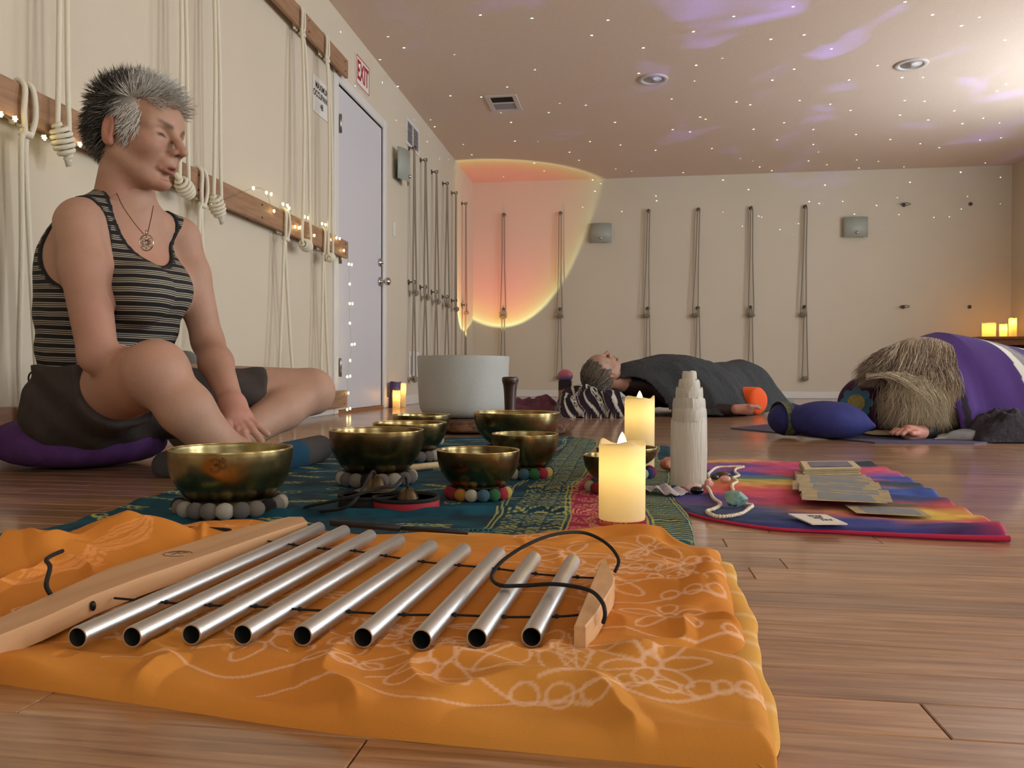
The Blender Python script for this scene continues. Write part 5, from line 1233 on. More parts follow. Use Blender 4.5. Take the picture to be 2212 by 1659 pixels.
tv, tF = s3.mesh(2); fast_mesh('shorts', tv, tF, mat('charcoal_shorts', (66, 58, 54), .85, var=(20, (54, 47, 44), .8), bump=(500, .25, 2)), woman)
a = np.linspace(.3, 5.6, 20); pc = J(72, 818, 2.02); MB().tube(np.stack([pc[0]+.014*np.cos(a), np.full(20, pc[1]), pc[2]+.018*np.sin(a)], 1), .0022, 6).build('waist_cord', M_cord, woman)
# socks
for an, to, kn in ((anR, toR, J(470, 1010, 1.75)), (anL, toL, knL)):
    s4 = SDF(np.minimum(an, to)-.1, np.maximum(an, to)+.1, .004); s4.cone(an, to, .041, .035, .02); s4.ell(an-ZZ*.012, (.045, .045, .04), k=.02); s4.cone(an, an+unit(kn-an)*.05, .04, .04, .02)
    tv, tF = s4.mesh(1); tt = (tv-an)@unit(to-an); L_ = np.linalg.norm(to-an); m = (sm(.55, .6, tt/L_))[:, None]
    tv[:, 2] = np.maximum(tv[:, 2], .004); fast_mesh('sock', tv, tF, mat('knit_sock', attr='col', rough=.95, bump=(400, .5, 2)), woman, lin((16, 66, 92))*(1-m)+lin((66, 64, 62))*m)
# hair: short and spiky, dark behind, white in front
rg = np.random.default_rng(4); N = 5200; u_ = rg.normal(size=(N*3, 3)); u_ /= np.linalg.norm(u_, axis=1, keepdims=True); pl_ = u_*np.array([.095, .0765, .086])+np.array([-.014, 0, .032])
x, y, z = pl_.T
ok = (((z > .045+.25*np.clip(x, 0, 1)) | ((x < .05) & (z > .012)) | ((x < -.03) & (z > -.045)) | ((x < -.045) & (z > -.09)) | ((x > .0) & (x < .034) & (z > -.02) & (np.abs(y) > .055))) & (x < .072) & ~((np.abs(x+.014) < .022) & (z < .03)))
pl_, u_ = pl_[ok][:N], u_[ok][:N]; x, y, z = pl_.T
topf = sm(.06, .11, z); fr_ = sm(.01, .06, x); bk_ = sm(-.02, -.07, x)
d = u_*(.55+.5*topf-.3*bk_*(1-topf))[:, None]+np.stack([1.5*fr_-.05-.35*(1-topf)*(1-fr_)+.55*sm(.045, .02, np.abs(x-.02))*0, 0*x, .9*topf*(1-.55*fr_)-.75*bk_*(1-topf)-.35*(1-topf)*(1-bk_)], 1)
side = (np.abs(y) > .05) & (z < .07) & (x > -.02); d[side] = u_[side]*.25+np.array([-.3, 0, -.6]); d /= np.linalg.norm(d, axis=1, keepdims=True)
lens = .02+.020*topf*rg.uniform(.3, 1.3, len(x))+.026*fr_*rg.uniform(.4, 1.3, len(x))+.014*bk_*(1-topf)+.008*rg.uniform(0, 1, len(x))
wt = np.clip(sm(-.02, .03, x+.25*(.06-z)*0)+.25*rg.normal(size=len(x))*.6+.35*sm(.0, -.05, z)*bk_, 0, 1)[:, None]
colr = lin((58, 55, 49))*(1-wt)+lin((226, 223, 215))*wt; colr *= rg.uniform(.65, 1.15, (len(x), 1))
sv, sF, sC = strands(pl_+u_*.001, d, lens, colr, rg.uniform(.0009, .0017, len(x)), seg=4, seed=3, wob=.5)
s5 = SDF((-.14, -.1, -.1), (.1, .1, .14), .0035); s5.ell((-.014, 0, .032), (.0985, .0795, .0885), k=.01); G = s5.pts(); gx, gy, gz = G[..., 0], G[..., 1], G[..., 2]
reg = np.minimum(np.minimum(np.maximum(gx-.055, .06+.35*np.clip(gx, 0, 1)-gz), np.maximum(gx+.03, -.055-gz)), np.maximum(gx-.03, .03-gz)); s5.f = np.maximum(s5.f, reg).astype(np.float32)
cv_, cF = s5.mesh(2); w2 = sm(-.02, .03, cv_[:, 0])[:, None]; cc_ = lin((46, 43, 39))*(1-w2)+lin((150, 147, 140))*w2
fast_mesh('hair', np.concatenate([head_at(sv), head_at(cv_)]), np.concatenate([sF, cF+len(sv)]), M_hair, woman, np.concatenate([sC, cc_]))
# necklace
nl = smooth_pts([J(245, 398, 1.84), J(262, 440, 1.795), J(285, 475, 1.772), J(305, 500, 1.768), J(316, 508, 1.768), J(322, 490, 1.79), J(328, 462, 1.83), J(331, 445, 1.86)], 8); MB().tube(nl, .0011, 5).build('necklace_chain', mat('copper_chain', (150, 100, 70), .35, .9), woman)
pc = J(316, 524, 1.766); q = MB(); ex, ez = RH, ZZ
for k in range(8):
    a = k*math.pi/4; q.tube([pc+.0115*(math.cos(a+da)*ex+math.sin(a+da)*ez)*rr for da, rr in ((0, .3), (.25, .8), (0, 1.2), (-.25, .8), (0, .3))], .0016, 5)
aa = np.linspace(0, 6.283, 24)[:-1]; q.tube([pc+.0155*(math.cos(k)*ex+1.15*math.sin(k)*ez) for k in aa], .0018, 5, closed=True); q.tube([pc+ez*.018, pc+ez*.028], .0022, 5); q.build('pendant', mat('silver_pendant', (190, 180, 168), .2, 1.), woman)
# zafu
zc = UD(180, 985, 2.06); RZ = .205; n, m_ = 96, 17; vs = []
for j in range(m_):
    a = -math.pi/2+math.pi*j/(m_-1); 
    for i in range(n):
        th = i/n*2*math.pi; pleat = 1-.012*abs(math.cos(th*7.))**24*2; r_ = RZ*(abs(math.cos(a))**.55)*pleat; vs.append((zc[0]+r_*math.cos(th), zc[1]+r_*math.sin(th), .066+.064*np.sign(math.sin(a))*abs(math.sin(a))**.75*pleat))
F = np.array([(j*n+i, j*n+(i+1) % n, (j+1)*n+(i+1) % n, (j+1)*n+i) for j in range(m_-1) for i in range(n)])
zf = thing('meditation_cushion', 'round purple meditation cushion under the seated woman', 'cushion', (zc[0], zc[1], 0)); fast_mesh('cushion_body', np.array(vs), F, mat('purple_cotton', (86, 48, 108), .85, var=(30, (74, 40, 96), .8), bump=(300, .3, 2)), zf)
for k in range(14):
    th = (k+.5)*math.pi/7; MB().tube([(zc[0]+RZ*1.0*abs(math.cos(a))**.55*math.cos(th)*.985, zc[1]+RZ*.985*abs(math.cos(a))**.55*math.sin(th), .066+.0625*np.sign(math.sin(a))*abs(math.sin(a))**.75) for a in np.linspace(-1.2, 1.2, 14)], .0016, 5).build('seam', mat('purple_seam', (52, 28, 70), .9), zf)
# grey cushion and fleece behind her
s6 = SDF(J(405, 815, 2.45)-.25, J(405, 815, 2.45)+.25, .01); s6.ell(J(400, 832, 2.45), (.085, .05, .16), [RH, FH, ZZ], k=.02); v, F = s6.mesh(2); v[:, 2] = np.maximum(v[:, 2], .002)
s6c = J(400, 832, 2.45); zz0 = v[:, 2].min(); tag(fast_mesh('grey_cushion', v-np.array([0, 0, zz0]), F, mat('grey_canvas', (112, 110, 106), .9, bump=(300, .3, 2))), 'rounded grey cushion standing behind the woman\'s left arm', 'cushion')
fc = UZ(-8, 975); s7 = SDF(fc-[.14, .14, .03], fc+[.14, .14, .16], .007); rg = np.random.default_rng(9)
for k in range(22): p = fc+rg.uniform(-1, 1, 3)*[.07, .07, .0]+[0, 0, rg.uniform(.02, .09)]; s7.ell(p, rg.uniform(.02, .04), k=.02)
v, F = s7.mesh(1); v[:, 2] = np.maximum(v[:, 2], .001); tag(fast_mesh('fleece', v, F, mat('white_fleece', (206, 200, 190), .95, bump=(60, 1., 4))), 'fluffy white fleece bundle at the left edge behind the cushion', 'fleece')

# ---------------------------------------------------------------- person lying under a grey blanket
AL = CAM+RH*.43+FH*4.62; AL[2] = 0; DL = unit(.834*RH+.55*FH); NL = unit(-.55*RH+.834*FH)     # axis from head to feet; NL away from the camera
def lp(t, n, z): return AL+DL*t+NL*n+ZZ*z
lying = thing('person', 'person lying on the back under a grey blanket, grey hair tied back', 'person', lp(.8, 0, 0))
hl = place_head(lp(.14, 0, .262), ZZ+.05*DL, -DL+.12*ZZ, 1.05); s8 = SDF(lp(.5, -.1, .15)-[.85, .75, .15], lp(.5, .1, .15)+[.85, .75, .3], .011)
s8.cone(lp(.18, 0, .22), lp(.4, 0, .19), .055, .06, .03); s8.ell(lp(.55, 0, .19), (.26, .2, .11), [DL, NL, ZZ], k=.05); s8.ell(lp(.9, 0, .16), (.22, .18, .1), [DL, NL, ZZ], k=.06)
for sg in (-1, 1): s8.chain([lp(.95, sg*.09, .14), lp(1.3, sg*.1, .22), lp(1.62, sg*.1, .07)], [.085, .06, .04], .03)
hw = J(1607, 884, 4.55); s8.chain([lp(.42, -.16, .17), J(1480, 880, 4.62), J(1590, 886, 4.57)], [.055, .048, .034], .03)
v, F = s8.mesh(2)
hh_ = SDF(hw-[.12, .12, .06], hw+[.14, .14, .07], .0035); ha = unit(RH+.05*FH)
hh_.cone(hw-ha*.05, hw+ha*.025, .028, .032, .02)
for k, (dy, dz, l1) in enumerate(((-.024, .002, .05), (-.008, .008, .058), (.008, .008, .055), (.024, .004, .046))):
    b0 = hw+ha*.035+FH*dy+ZZ*dz; hh_.chain([b0, b0+ha*l1*.6+ZZ*.012, b0+ha*l1+ZZ*.002], [.0095, .009, .0075], .006)
b0 = hw-FH*.02-ha*.005; hh_.chain([b0, b0-FH*.012+ha*.03+ZZ*.018, b0-FH*.006+ha*.055+ZZ*.02], [.012, .0105, .009], .01)
v3, F3 = hh_.mesh(1); v2 = hl(HEAD[0])
cl_ = np.tile(lin((44, 27, 29)), (len(v), 1)); cn = np.linalg.norm(v-lp(.24, 0, .22), axis=1) < .09; cl_[cn] = lin((184, 136, 116))
c3 = np.tile(lin((188, 134, 116)), (len(v3), 1))
fast_mesh('body', np.concatenate([v, v3, v2]), np.concatenate([F, F3+len(v), HEAD[1]+len(v)+len(v3)]), M_skin, lying, np.concatenate([cl_, c3, HEAD[2]*.95]))
# hair combed back into a tail
rg = np.random.default_rng(12); N = 2600; u_ = rg.normal(size=(N*3, 3)); u_ /= np.linalg.norm(u_, axis=1, keepdims=True); p0 = u_*np.array([.097, .0785, .088])+np.array([-.014, 0, .032]); x, y, z = p0.T
ok = ((z > .05+.5*np.clip(x-.01, 0, 1)) | ((x < .02) & (z > .0)) | ((x < -.04) & (z > -.06))) & (x < .075) & ~((np.abs(x+.014) < .022) & (z < .025)); p0 = p0[ok][:N]; u_ = u_[ok][:N]; tail = np.array([-.085, .0, .085]); seg = 7; P_ = np.zeros((len(p0), seg+1, 3))
for k in range(seg+1):
    f = k/seg; q_ = p0*(1-f)+tail*f; o_ = np.array([-.014, 0, .032]); e_ = (q_-o_)/np.array([.102, .083, .093]); nr_ = np.linalg.norm(e_, axis=1, keepdims=True); P_[:, k] = o_+(q_-o_)/np.minimum(nr_, 1)*(1+.012*np.sin(f*math.pi))+.0025*np.sin(f*9+p0[:, :1]*300)
fly = rg.random(len(p0)) < .05; P_[fly] += (u_[fly][:, None]*np.linspace(0, .03, seg+1)[None, :, None])
colr = lin((96, 88, 76))*rg.uniform(.6, 1.5, (len(p0), 1)); colr[rg.random(len(p0)) < .25] = lin((150, 144, 134))
sv, sF, sC = strand_tubes(P_, colr, .0024, 3)
Nt = 500; r0 = tail+rg.normal(size=(Nt, 3))*.012; dt = np.tile(unit((-.75, 0, .35)), (Nt, 1))+rg.normal(size=(Nt, 3))*.25; dt /= np.linalg.norm(dt, axis=1, keepdims=True)
sv2, sF2, sC2 = strands(r0, dt, rg.uniform(.05, .1, Nt), lin((120, 108, 90))*rg.uniform(.6, 1.4, (Nt, 1)), .0022, seg=5, seed=4, wob=.6)
fast_mesh('hair', np.concatenate([hl(sv), hl(sv2)]), np.concatenate([sF, sF2+len(sv)]), M_hair, lying, np.concatenate([sC, sC2]))
a = np.linspace(0, 6.283, 24)[:-1]; MB().tube([hl([tail+.024*math.cos(k)*unit((.35, 0, .75))+.024*math.sin(k)*np.array([0, 1., 0])])[0] for k in a], .006, 6, closed=True).build('hair_tie', mat('cream_band', (196, 184, 158), .8), lying)
# blanket as a draped surface
NU, NV = 190, 120; t_ = np.linspace(.2, 1.72, NU)[:, None]; n_ = np.linspace(-1, 1, NV)[None]
hk = np.interp(t_, [.2, .3, .38, .52, .66, .8, .95, 1.05, 1.2, 1.38, 1.5, 1.6, 1.72], [.22, .31, .335, .35, .385, .375, .345, .33, .335, .36, .31, .2, .10])
wk = np.interp(t_, [.2, .35, .6, .9, 1.2, 1.5, 1.72], [.2, .32, .5, .48, .34, .27, .2])
hk = np.convolve(np.pad(hk[:, 0], 6, mode='edge'), np.ones(13)/13, 'valid')[:, None]
an_ = np.abs(n_); zz = hk*(1-an_**2.3)**.8
nn = n_*wk-.0; zz = np.maximum(zz, .014)+.016*fbm(np.stack([t_*5+0*n_, n_*2+0*t_], -1), 2.2, 3, 3)*(.4+an_)+.012*np.sin(t_*26+n_*5+3*np.sin(t_*4))*sm(.35, .9, an_)*(1-an_**6)
nn = nn+.03*fbm(np.stack([t_*6+0*n_, 0*t_+n_], -1), 1.5, 2, 8)*an_; dip = np.exp(-((t_-.34)/.10)**2)*sm(-.2, -.75, n_); zz = zz*(1-.0*dip)
Pb = AL[None, None]+DL*t_[..., None]+NL*nn[..., None]+ZZ*np.maximum(zz, .008)[..., None]
Fb = gridfaces(NU, NV); kp = ~((t_+0*n_ < .62) & (n_+0*t_ < -.30) & ((-(n_+0*t_)-.3)*.2 > (t_+0*n_-.22)*.9)).reshape(-1); Fb = Fb[kp[Fb].all(1)]
o = fast_mesh('blanket', Pb.reshape(-1, 3), Fb, mat('grey_wool', (62, 65, 67), .95, var=(120, (40, 43, 45), .9), bump=(260, .7, 3))); o.modifiers.new('th', 'SOLIDIFY').thickness = .006
tag(o, 'dark grey wool blanket draped over the lying person', 'blanket')
# feet in grey socks
s9 = SDF(lp(1.72, 0, .06)-[.25, .25, .07], lp(1.72, 0, .06)+[.25, .25, .12], .006)
for sg in (-1, 1): s9.cone(lp(1.64, sg*.1, .045), lp(1.74, sg*.12, .055), .04, .036, .02)
v, F = s9.mesh(1); fast_mesh('socks', v, F, mat('grey_marl_sock', (120, 118, 116), .95, bump=(120, .6, 3)), lying)
# orange bolster under the knees, striped blanket pillow, block, cloths
def cyl(a, b, R, n=40, rnd=.02):
    q = MB(); ln = np.linalg.norm(b-a); d = (b-a)/ln; q.tube([a+d*1e-4, a+d*.004, a+d*rnd, b-d*rnd, b-d*.004, b-d*1e-4], [R*.55, R*.86, R, R, R*.86, R*.55], n); return q
bo = J(1642, 868, 4.82); bo[2] = .088; q = cyl(bo-NL*.0, bo+NL*.75, .086); tag(q.build('bolster', mat('orange_canvas', (238, 92, 30), .8, bump=(300, .3, 2)), loc=(bo[0], bo[1], 0)), 'bright orange bolster under the lying person\'s knees', 'bolster')
NU, NV = 170, 130; U_, V_ = np.meshgrid(np.linspace(-1, 1, NU), np.linspace(-1, 1, NV), indexing='ij'); pcn = lp(.1, -.02, 0)
hgt = .19*(1-np.abs(U_)**3)*(1-np.abs(V_)**2.6)**.6*(1+.25*fbm(np.stack([U_*3, V_*3], -1), 1, 2, 5))-.045*np.exp(-((U_-.12)/.4)**2-(V_/.5)**2)+.06*np.exp(-((U_+.85)/.16)**2)*(1-V_**4)
lay = np.exp(-((V_+.8)/.2)**2); Pp = pcn+RH*(U_*.245-.02)[..., None]+FH*(V_*.24+.03*fbm(np.stack([U_*4, V_*4], -1), 1, 2, 2))[..., None]+ZZ*np.maximum(hgt+.02*fbm(np.stack([U_*6, V_*6], -1), 1, 2, 9), .03*(1-np.maximum(np.abs(U_), np.abs(V_))**10))[..., None]
w1 = U_*.72-V_*.5+Pp[..., 2]*2.8+.08*fbm(np.stack([U_*3, V_*3], -1), 1, 2, 4); ph = np.mod(w1*2.3, 1.); al2 = (U_*.5+V_*.9)*9
cc2 = np.tile(lin((30, 22, 32)), (NU, NV, 1)); cc2[(ph > .05) & (ph < .16)] = lin((196, 190, 178)); b2 = (ph > .42) & (ph < .62); cc2[b2] = lin((186, 180, 170)); rd_ = np.hypot((ph-.52)/.085, (np.mod(al2, 1)-.5)/.42); cc2[b2 & (rd_ > .45) & (rd_ < .85)] = lin((18, 16, 20)); cc2[(ph > .70) & (ph < .73)] = lin((180, 174, 166)); cc2[(ph > .8) & (ph < .95)] = lin((44, 28, 46))
o = fast_mesh('patterned_blanket', Pp.reshape(-1, 3), gridfaces(NU, NV), mat('woven_blanket', attr='col', rough=.95, bump=(300, .5, 3)), None, cc2.reshape(-1, 3)); tag(o, 'folded black and white woven blanket used as a pillow', 'blanket')
bk0 = J(1221, 862, 4.95); tag(MB().bev((bk0[0]-.035, bk0[1]-.1, 0), (bk0[0]+.035, bk0[1]+.1, .15), .006).build('wood_block', wood('cork_block', (190, 124, 62), (168, 104, 50), (6, 6, 6)), smooth=False), 'upright tan wooden yoga block left of the patterned pillow', 'block')
pe = J(1221, 812, 5.0); q = MB(); q.ball((0, 0, 0), 1, 24); vv = q.v[0]; q.v[0] = vv*[.05, .05, .042]+pe; q.v[0][:, 2] = np.maximum(q.v[0][:, 2], pe[2]-.03); m = sm(-.2, -.3, vv[:, 2])[:, None]; q.c = [lin((178, 96, 112))*(1-m)+lin((96, 110, 176))*m]
pe_o = q.build('round_ornament', mat('two_tone_glaze', attr='col', rough=.4)); pe_o.location.z = 0; tag(pe_o, 'small domed pink and blue object standing beyond the patterned pillow', 'ornament')
st_ = MB(); st_.box((pe[0]-.04, pe[1]-.04, 0), (pe[0]+.04, pe[1]+.04, pe[2]-.03)); st_.build('stand', mat('ornament_stand', (52, 44, 46), .8), pe_o, smooth=False)
NU, NV = 80, 60; U_, V_ = np.meshgrid(np.linspace(-1, 1, NU), np.linspace(-1, 1, NV), indexing='ij'); pcn = J(1150, 884, 4.95); pcn[2] = 0
hgt = (1-np.abs(U_)**4)*(1-np.abs(V_)**4)*(.085+.10*fbm(np.stack([U_*2, V_*2], -1), 1.3, 3, 4)); Pp = pcn+RH*(U_*.2)[..., None]+FH*(V_*.2)[..., None]+ZZ*np.maximum(hgt, .004)[..., None]
tag(fast_mesh('maroon_cloth', Pp.reshape(-1, 3), gridfaces(NU, NV), mat('maroon_cotton', (104, 58, 74), .9)), 'crumpled maroon cloth on the floor behind the mallet', 'cloth')

# ---------------------------------------------------------------- person folded forward, long hair over a bolster
ck = thing('person', 'person bowed forward on the floor, long fair hair spilling over a purple bolster', 'person', UZ(2010, 945))
hc = J(1985, 850, 3.12); hc[2] = .20
kd = unit(.93*RH+.37*FH); kn_ = unit(-.37*RH+.93*FH)
s10 = SDF(hc+[-.35, -.35, -.2], hc+[1.1, .9, .3], .012)
s10.ell(hc, (.1, .095, .1), k=.03); s10.cone(hc, hc+kd*.2+ZZ*.06, .06, .07, .04); s10.ell(hc+kd*.3+ZZ*.02, (.16, .16, .13), [kd, kn_, ZZ], k=.06); s10.ell(hc+kd*.62-ZZ*.0, (.24, .16, .14), [kd, kn_, ZZ], k=.08)
s10.chain([hc+kd*.2-kn_*.1, J(2060, 925, 3.08), J(1995, 936, 2.98)], [.05, .04, .028], .03)
v, F = s10.mesh(2); v[:, 2] = np.maximum(v[:, 2], .004)
hw = J(1972, 934, 2.93); hh_ = SDF(hw-[.12, .12, .05], hw+[.12, .12, .06], .0035); hd = unit(-RH-.35*FH)
hh_.cone(hw-hd*.04, hw+hd*.02, .027, .03, .02)
for k, (dy, l1) in enumerate(((-.026, .05), (-.009, .058), (.009, .056), (.025, .046))):
    b0 = hw+hd*.03+unit(np.cross(ZZ, hd))*dy; hh_.chain([b0, b0+hd*l1*.55+ZZ*.009, b0+hd*l1-ZZ*.004], [.0095, .009, .0078], .005)
b0 = hw+unit(np.cross(ZZ, hd))*.022; hh_.chain([b0, b0+unit(np.cross(ZZ, hd))*.018+hd*.025, b0+unit(np.cross(ZZ, hd))*.022+hd*.05], [.012, .0105, .009], .01)
v3, F3 = hh_.mesh(1); fast_mesh('body', np.concatenate([v, v3]), np.concatenate([F, F3+len(v)]), M_skin, ck, np.concatenate([np.tile(lin((26, 24, 28)), (len(v), 1)), np.tile(lin((196, 140, 124)), (len(v3), 1))]))
# long hair: curtains of wavy strands falling from the crown
rg = np.random.default_rng(17); N = 7500; seg = 12; f0 = rg.random(N); P_ = np.zeros((N, seg+1, 3))
crown = [J(1968, 728, 3.14), J(2052, 742, 3.14)]
clump = rg.integers(0, 130, N); cxl = rg.random(130); cph = rg.uniform(0, 6.28, 130); camp = rg.uniform(.006, .018, 130); lx = np.clip(cxl[clump]+rg.normal(size=N)*.035, 0, 1); dep = rg.uniform(-.5, 1, N)
topx = 1915+lx*140; botx = 1858+lx*212+rg.normal(size=N)*10; topy = 728+22*np.abs((lx-.55)*2)**2; boty = np.where(lx < .22, 815+rg.uniform(-15, 25, N), 880+rg.uniform(-10, 52, N))
for k in range(seg+1):
    f = k/seg; px_ = topx+(botx-topx)*f**.8; py_ = topy+(boty-topy)*f; bul = math.sin(min(f*1.25, 1)*math.pi*.5)*.13; dd = 3.13-.05-bul*(1-.2*np.abs(lx-.5))+.06*np.clip(dep, 0, 1)+.05*f*(lx < .3)
    dd = dd-.0+.10*np.abs(lx-.5)**2; wv = (camp[clump]*f**.7*np.sin(f*8.5+cph[clump])+.003*np.sin(f*19+f0*6.28))
    base_ = np.stack([CAM+ray(a_, b_)*c_ for a_, b_, c_ in zip(px_, py_, dd)]); P_[:, k] = base_+RH*wv[:, None]+FH*(.012*f*np.cos(f*7+cph[clump]*1.7)+.003*np.cos(f*11+f0*9))[:, None]+ZZ*(.012*math.sin(f*math.pi)*np.sin(cph[clump]*3))[:, None]
P_[..., 2] = np.maximum(P_[..., 2], .012)
blond = np.clip(.15+.25*rg.normal(size=N)+.55*sm(.75, .3, np.abs(lx-.55)*1.6)*(rg.random(N) < .35), 0, 1)[:, None]
colr = (lin((134, 114, 97))*(1-blond)+lin((222, 206, 178))*blond)*rg.uniform(.6, 1.2, (N, 1)); sv, sF, sC = strand_tubes(P_, colr, rg.uniform(.0008, .0014, N), 3)
# fair locks drawn forward over the bolster
fv = np.tile(np.repeat(np.linspace(0, 1, seg+1), 3), N); bl2 = (sm(.42, .85, fv)*np.repeat(sm(.15, .4, lx)*rg.uniform(.2, 1., N), (seg+1)*3))[:, None]*.75; sC = sC*(1-bl2)+lin((222, 204, 170))*bl2
PP = []; av = rg.random(750)
for a_ in av:
    q_ = [(1896+80*a_, 811-3*math.sin(a_*3)+rg.normal()*3), (1922+95*a_+rg.normal()*5, 819+12*a_+rg.normal()*4), (1946+90*a_+rg.normal()*8, 858+8*a_), (1942+106*a_+rg.normal()*11, 926-22*(1-a_)*rg.random()+rg.normal()*6)]
    if rg.random() < .06: q_ = [(1868+rg.uniform(0, 40), 812+rg.normal()*3), (1925, 812+rg.normal()*4), (1975, 840+rg.normal()*8), (2000+rg.normal()*20, 880+rg.normal()*14)]
    q_ = resample(np.array(q_, float), 11); ph_ = rg.uniform(0, 6); wv = np.sin(np.linspace(0, 7, 11)+round(a_*14)*1.7)*3.2*np.linspace(.2, 1, 11)+rg.normal()*1.5
    PP.append(np.array([UD(x_+w_, y_, 2.985-.055*k/10+.02*math.sin(a_*3.1)*-1) for k, ((x_, y_), w_) in enumerate(zip(q_, wv))]))
PP = np.array(PP); PP[..., 2] = np.maximum(PP[..., 2], .01); cl2 = lin((232, 216, 184))*rg.uniform(.32, 1.1, (len(PP), 1)); sv2, sF2, sC2 = strand_tubes(PP, cl2, .0008, 3)
s11 = SDF(hc-[.3, .3, .2], hc+[.3, .3, .25], .009); s11.ell(J(1990, 800, 3.16), (.115, .1, .13), [RH, FH, ZZ], k=.03); s11.cone(J(1985, 820, 3.12), J(1995, 915, 3.08), .115, .1, .04); s11.ell(J(1945, 830, 3.18), (.1, .1, .09), [RH, FH, ZZ], k=.05)
v, F = s11.mesh(2); v[:, 2] = np.maximum(v[:, 2], .006)
fast_mesh('hair', np.concatenate([sv, sv2, v]), np.concatenate([sF, sF2+len(sv), F+len(sv)+len(sv2)]), M_hair, ck, np.concatenate([sC, sC2, np.tile(lin((84, 70, 55)), (len(v), 1))]))
# purple striped blanket over the back
NU, NV = 210, 150; u_ = np.linspace(0, 1, NU)[:, None]; n_ = np.linspace(-1, 1, NV)[None]
B0 = CAM+RH*1.66+FH*3.24; B0[2] = 0; LB = 1.05
hk = np.interp(u_, [0, .05, .12, .25, .4, .6, .8, 1.], [.33, .40, .425, .41, .385, .36, .36, .3]); wk = np.interp(u_, [0, .1, .3, .6, 1], [.26, .33, .4, .42, .4])
zz = hk*(1-np.abs(n_)**2.6)**.75; fold = .034*np.sin(u_*27+n_*2.5+2.5*np.sin(u_*7))*sm(.3, .85, np.abs(n_))+.02*fbm(np.stack([u_*7+0*n_, n_*1.6+0*u_], -1), 1, 3, 2)
nn = n_*wk*(1+.12*np.sin(u_*21+1.5)*sm(.4, 1, np.abs(n_)))+fold*.6; zz = np.maximum(zz+fold*.5*(1-n_**6), .012)
uu = u_*LB+.10*sm(.2, 1, -n_)*np.sin(u_*5)*.5-.07*(1-np.abs(n_))*np.exp(-u_*12)+.22*np.clip(n_+.1, 0, 1)*(1-u_)-.10*np.clip(-n_-.2, 0, 1)*(1-u_)
Pb = B0+kd*uu[..., None]+kn_*nn[..., None]+ZZ*zz[..., None]
sc2 = (u_*LB+.03*np.sin(n_*3)+.0*zz)+.06*n_*0; cc2 = np.tile(lin((66, 40, 102)), (NU, NV, 1)); S_ = sc2+0*n_
for a_, b_, c_ in ((0, .02, (30, 24, 36)), (.235, .262, (206, 204, 196)), (.262, .31, (134, 128, 128)), (.31, .318, (40, 30, 50)), (.318, .324, (190, 186, 178)), (.40, .425, (28, 26, 40)), (.425, .432, (200, 198, 190)), (.437, .485, (214, 214, 206)), (.49, .496, (30, 28, 40)), (.50, .58, (30, 28, 42)), (.58, .6, (180, 176, 172)), (.72, .76, (206, 204, 196)), (.76, .8, (28, 26, 40))): cc2[(S_ >= a_) & (S_ < b_)] = lin(c_)
o = fast_mesh('striped_blanket', Pb.reshape(-1, 3), gridfaces(NU, NV), mat('woven_blanket'), None, cc2.reshape(-1, 3)); o.modifiers.new('th', 'SOLIDIFY').thickness = .008
tag(o, 'purple blanket with white and grey stripes over the bowed person', 'blanket')
# purple bolster with a lotus emblem
ba = unit(.62*RH+.78*FH); be = J(1870, 868, 3.16); be[2] = .122
bl_ = thing('bolster', 'dark purple round bolster with a blue lotus emblem on its end', 'bolster', (be[0], be[1], 0)); q = cyl(be, be+ba*.62, .12, 48, .03); q.build('cover', mat('aubergine_cotton', (56, 32, 66), .85, bump=(300, .3, 2), var=(10, (74, 30, 60), .5)), bl_)
e1 = unit(np.cross(ba, ZZ)); e2 = np.cross(e1, ba); q = MB()
def disc_on(q, r_in, fn, n=64, off=.003):
    a = np.arange(n)/n*2*math.pi; rr = np.array([fn(x) for x in a]); c0 = be-ba*off+e2*.012-e1*.035
    v = [c0]+[c0+e1*math.cos(x)*r+e2*math.sin(x)*r+ba*(.0+max(r-.05, 0)*.12) for x, r in zip(a, rr)]; q.add(v, [(0, 1+k, 1+(k+1) % n) for k in range(n)]); return q
disc_on(MB(), 0, lambda x: .052+.013*abs(math.cos(x*4)), off=.0025).build('lotus_petals', mat('lotus_blue', (74, 118, 146), .8), bl_, smooth=False)
disc_on(MB(), 0, lambda x: .034, off=.0045).build('lotus_centre', mat('lotus_gold', (176, 150, 74), .8, var=(80, (120, 130, 90), .8)), bl_, smooth=False)
# blue cushion
bc_ = J(1780, 905, 3.05); s12 = SDF(bc_-[.35, .3, .15], bc_+[.4, .35, .2], .007); z0 = .008
c1, c2 = J(1784, 903, 2.98), J(1703, 905, 3.08); c1[2] = .075; c2[2] = .07
s12.ell(c1, (.142, .115, .072), [unit(RH-.12*FH), unit(FH+.12*RH), ZZ], k=.02); s12.ell(c2, (.075, .11, .066), [RH, FH, ZZ], k=.012); s12.cone(c1+RH*.08-ZZ*.015, J(1886, 920, 2.93), .05, .01, .05)
v, F = s12.mesh(2); v[:, 2] = np.maximum(v[:, 2], z0); cu_ = thing('blue_cushion', 'royal blue cushion with a patterned strap lying before the purple bolster', 'cushion', (bc_[0], bc_[1], z0)); fast_mesh('cushion_body', v, F, mat('royal_blue_cotton', (42, 46, 112), .85, var=(26, (34, 38, 96), .8), bump=(300, .3, 2)), cu_)
st = c2-RH*.022; vs = []
for i in range(24):
    a = -1.2+i/23*4.5
    for w_ in (-.018, .018): vs.append(st+RH*w_+FH*(-math.cos(a)*.114)+ZZ*(math.sin(a)*.070))
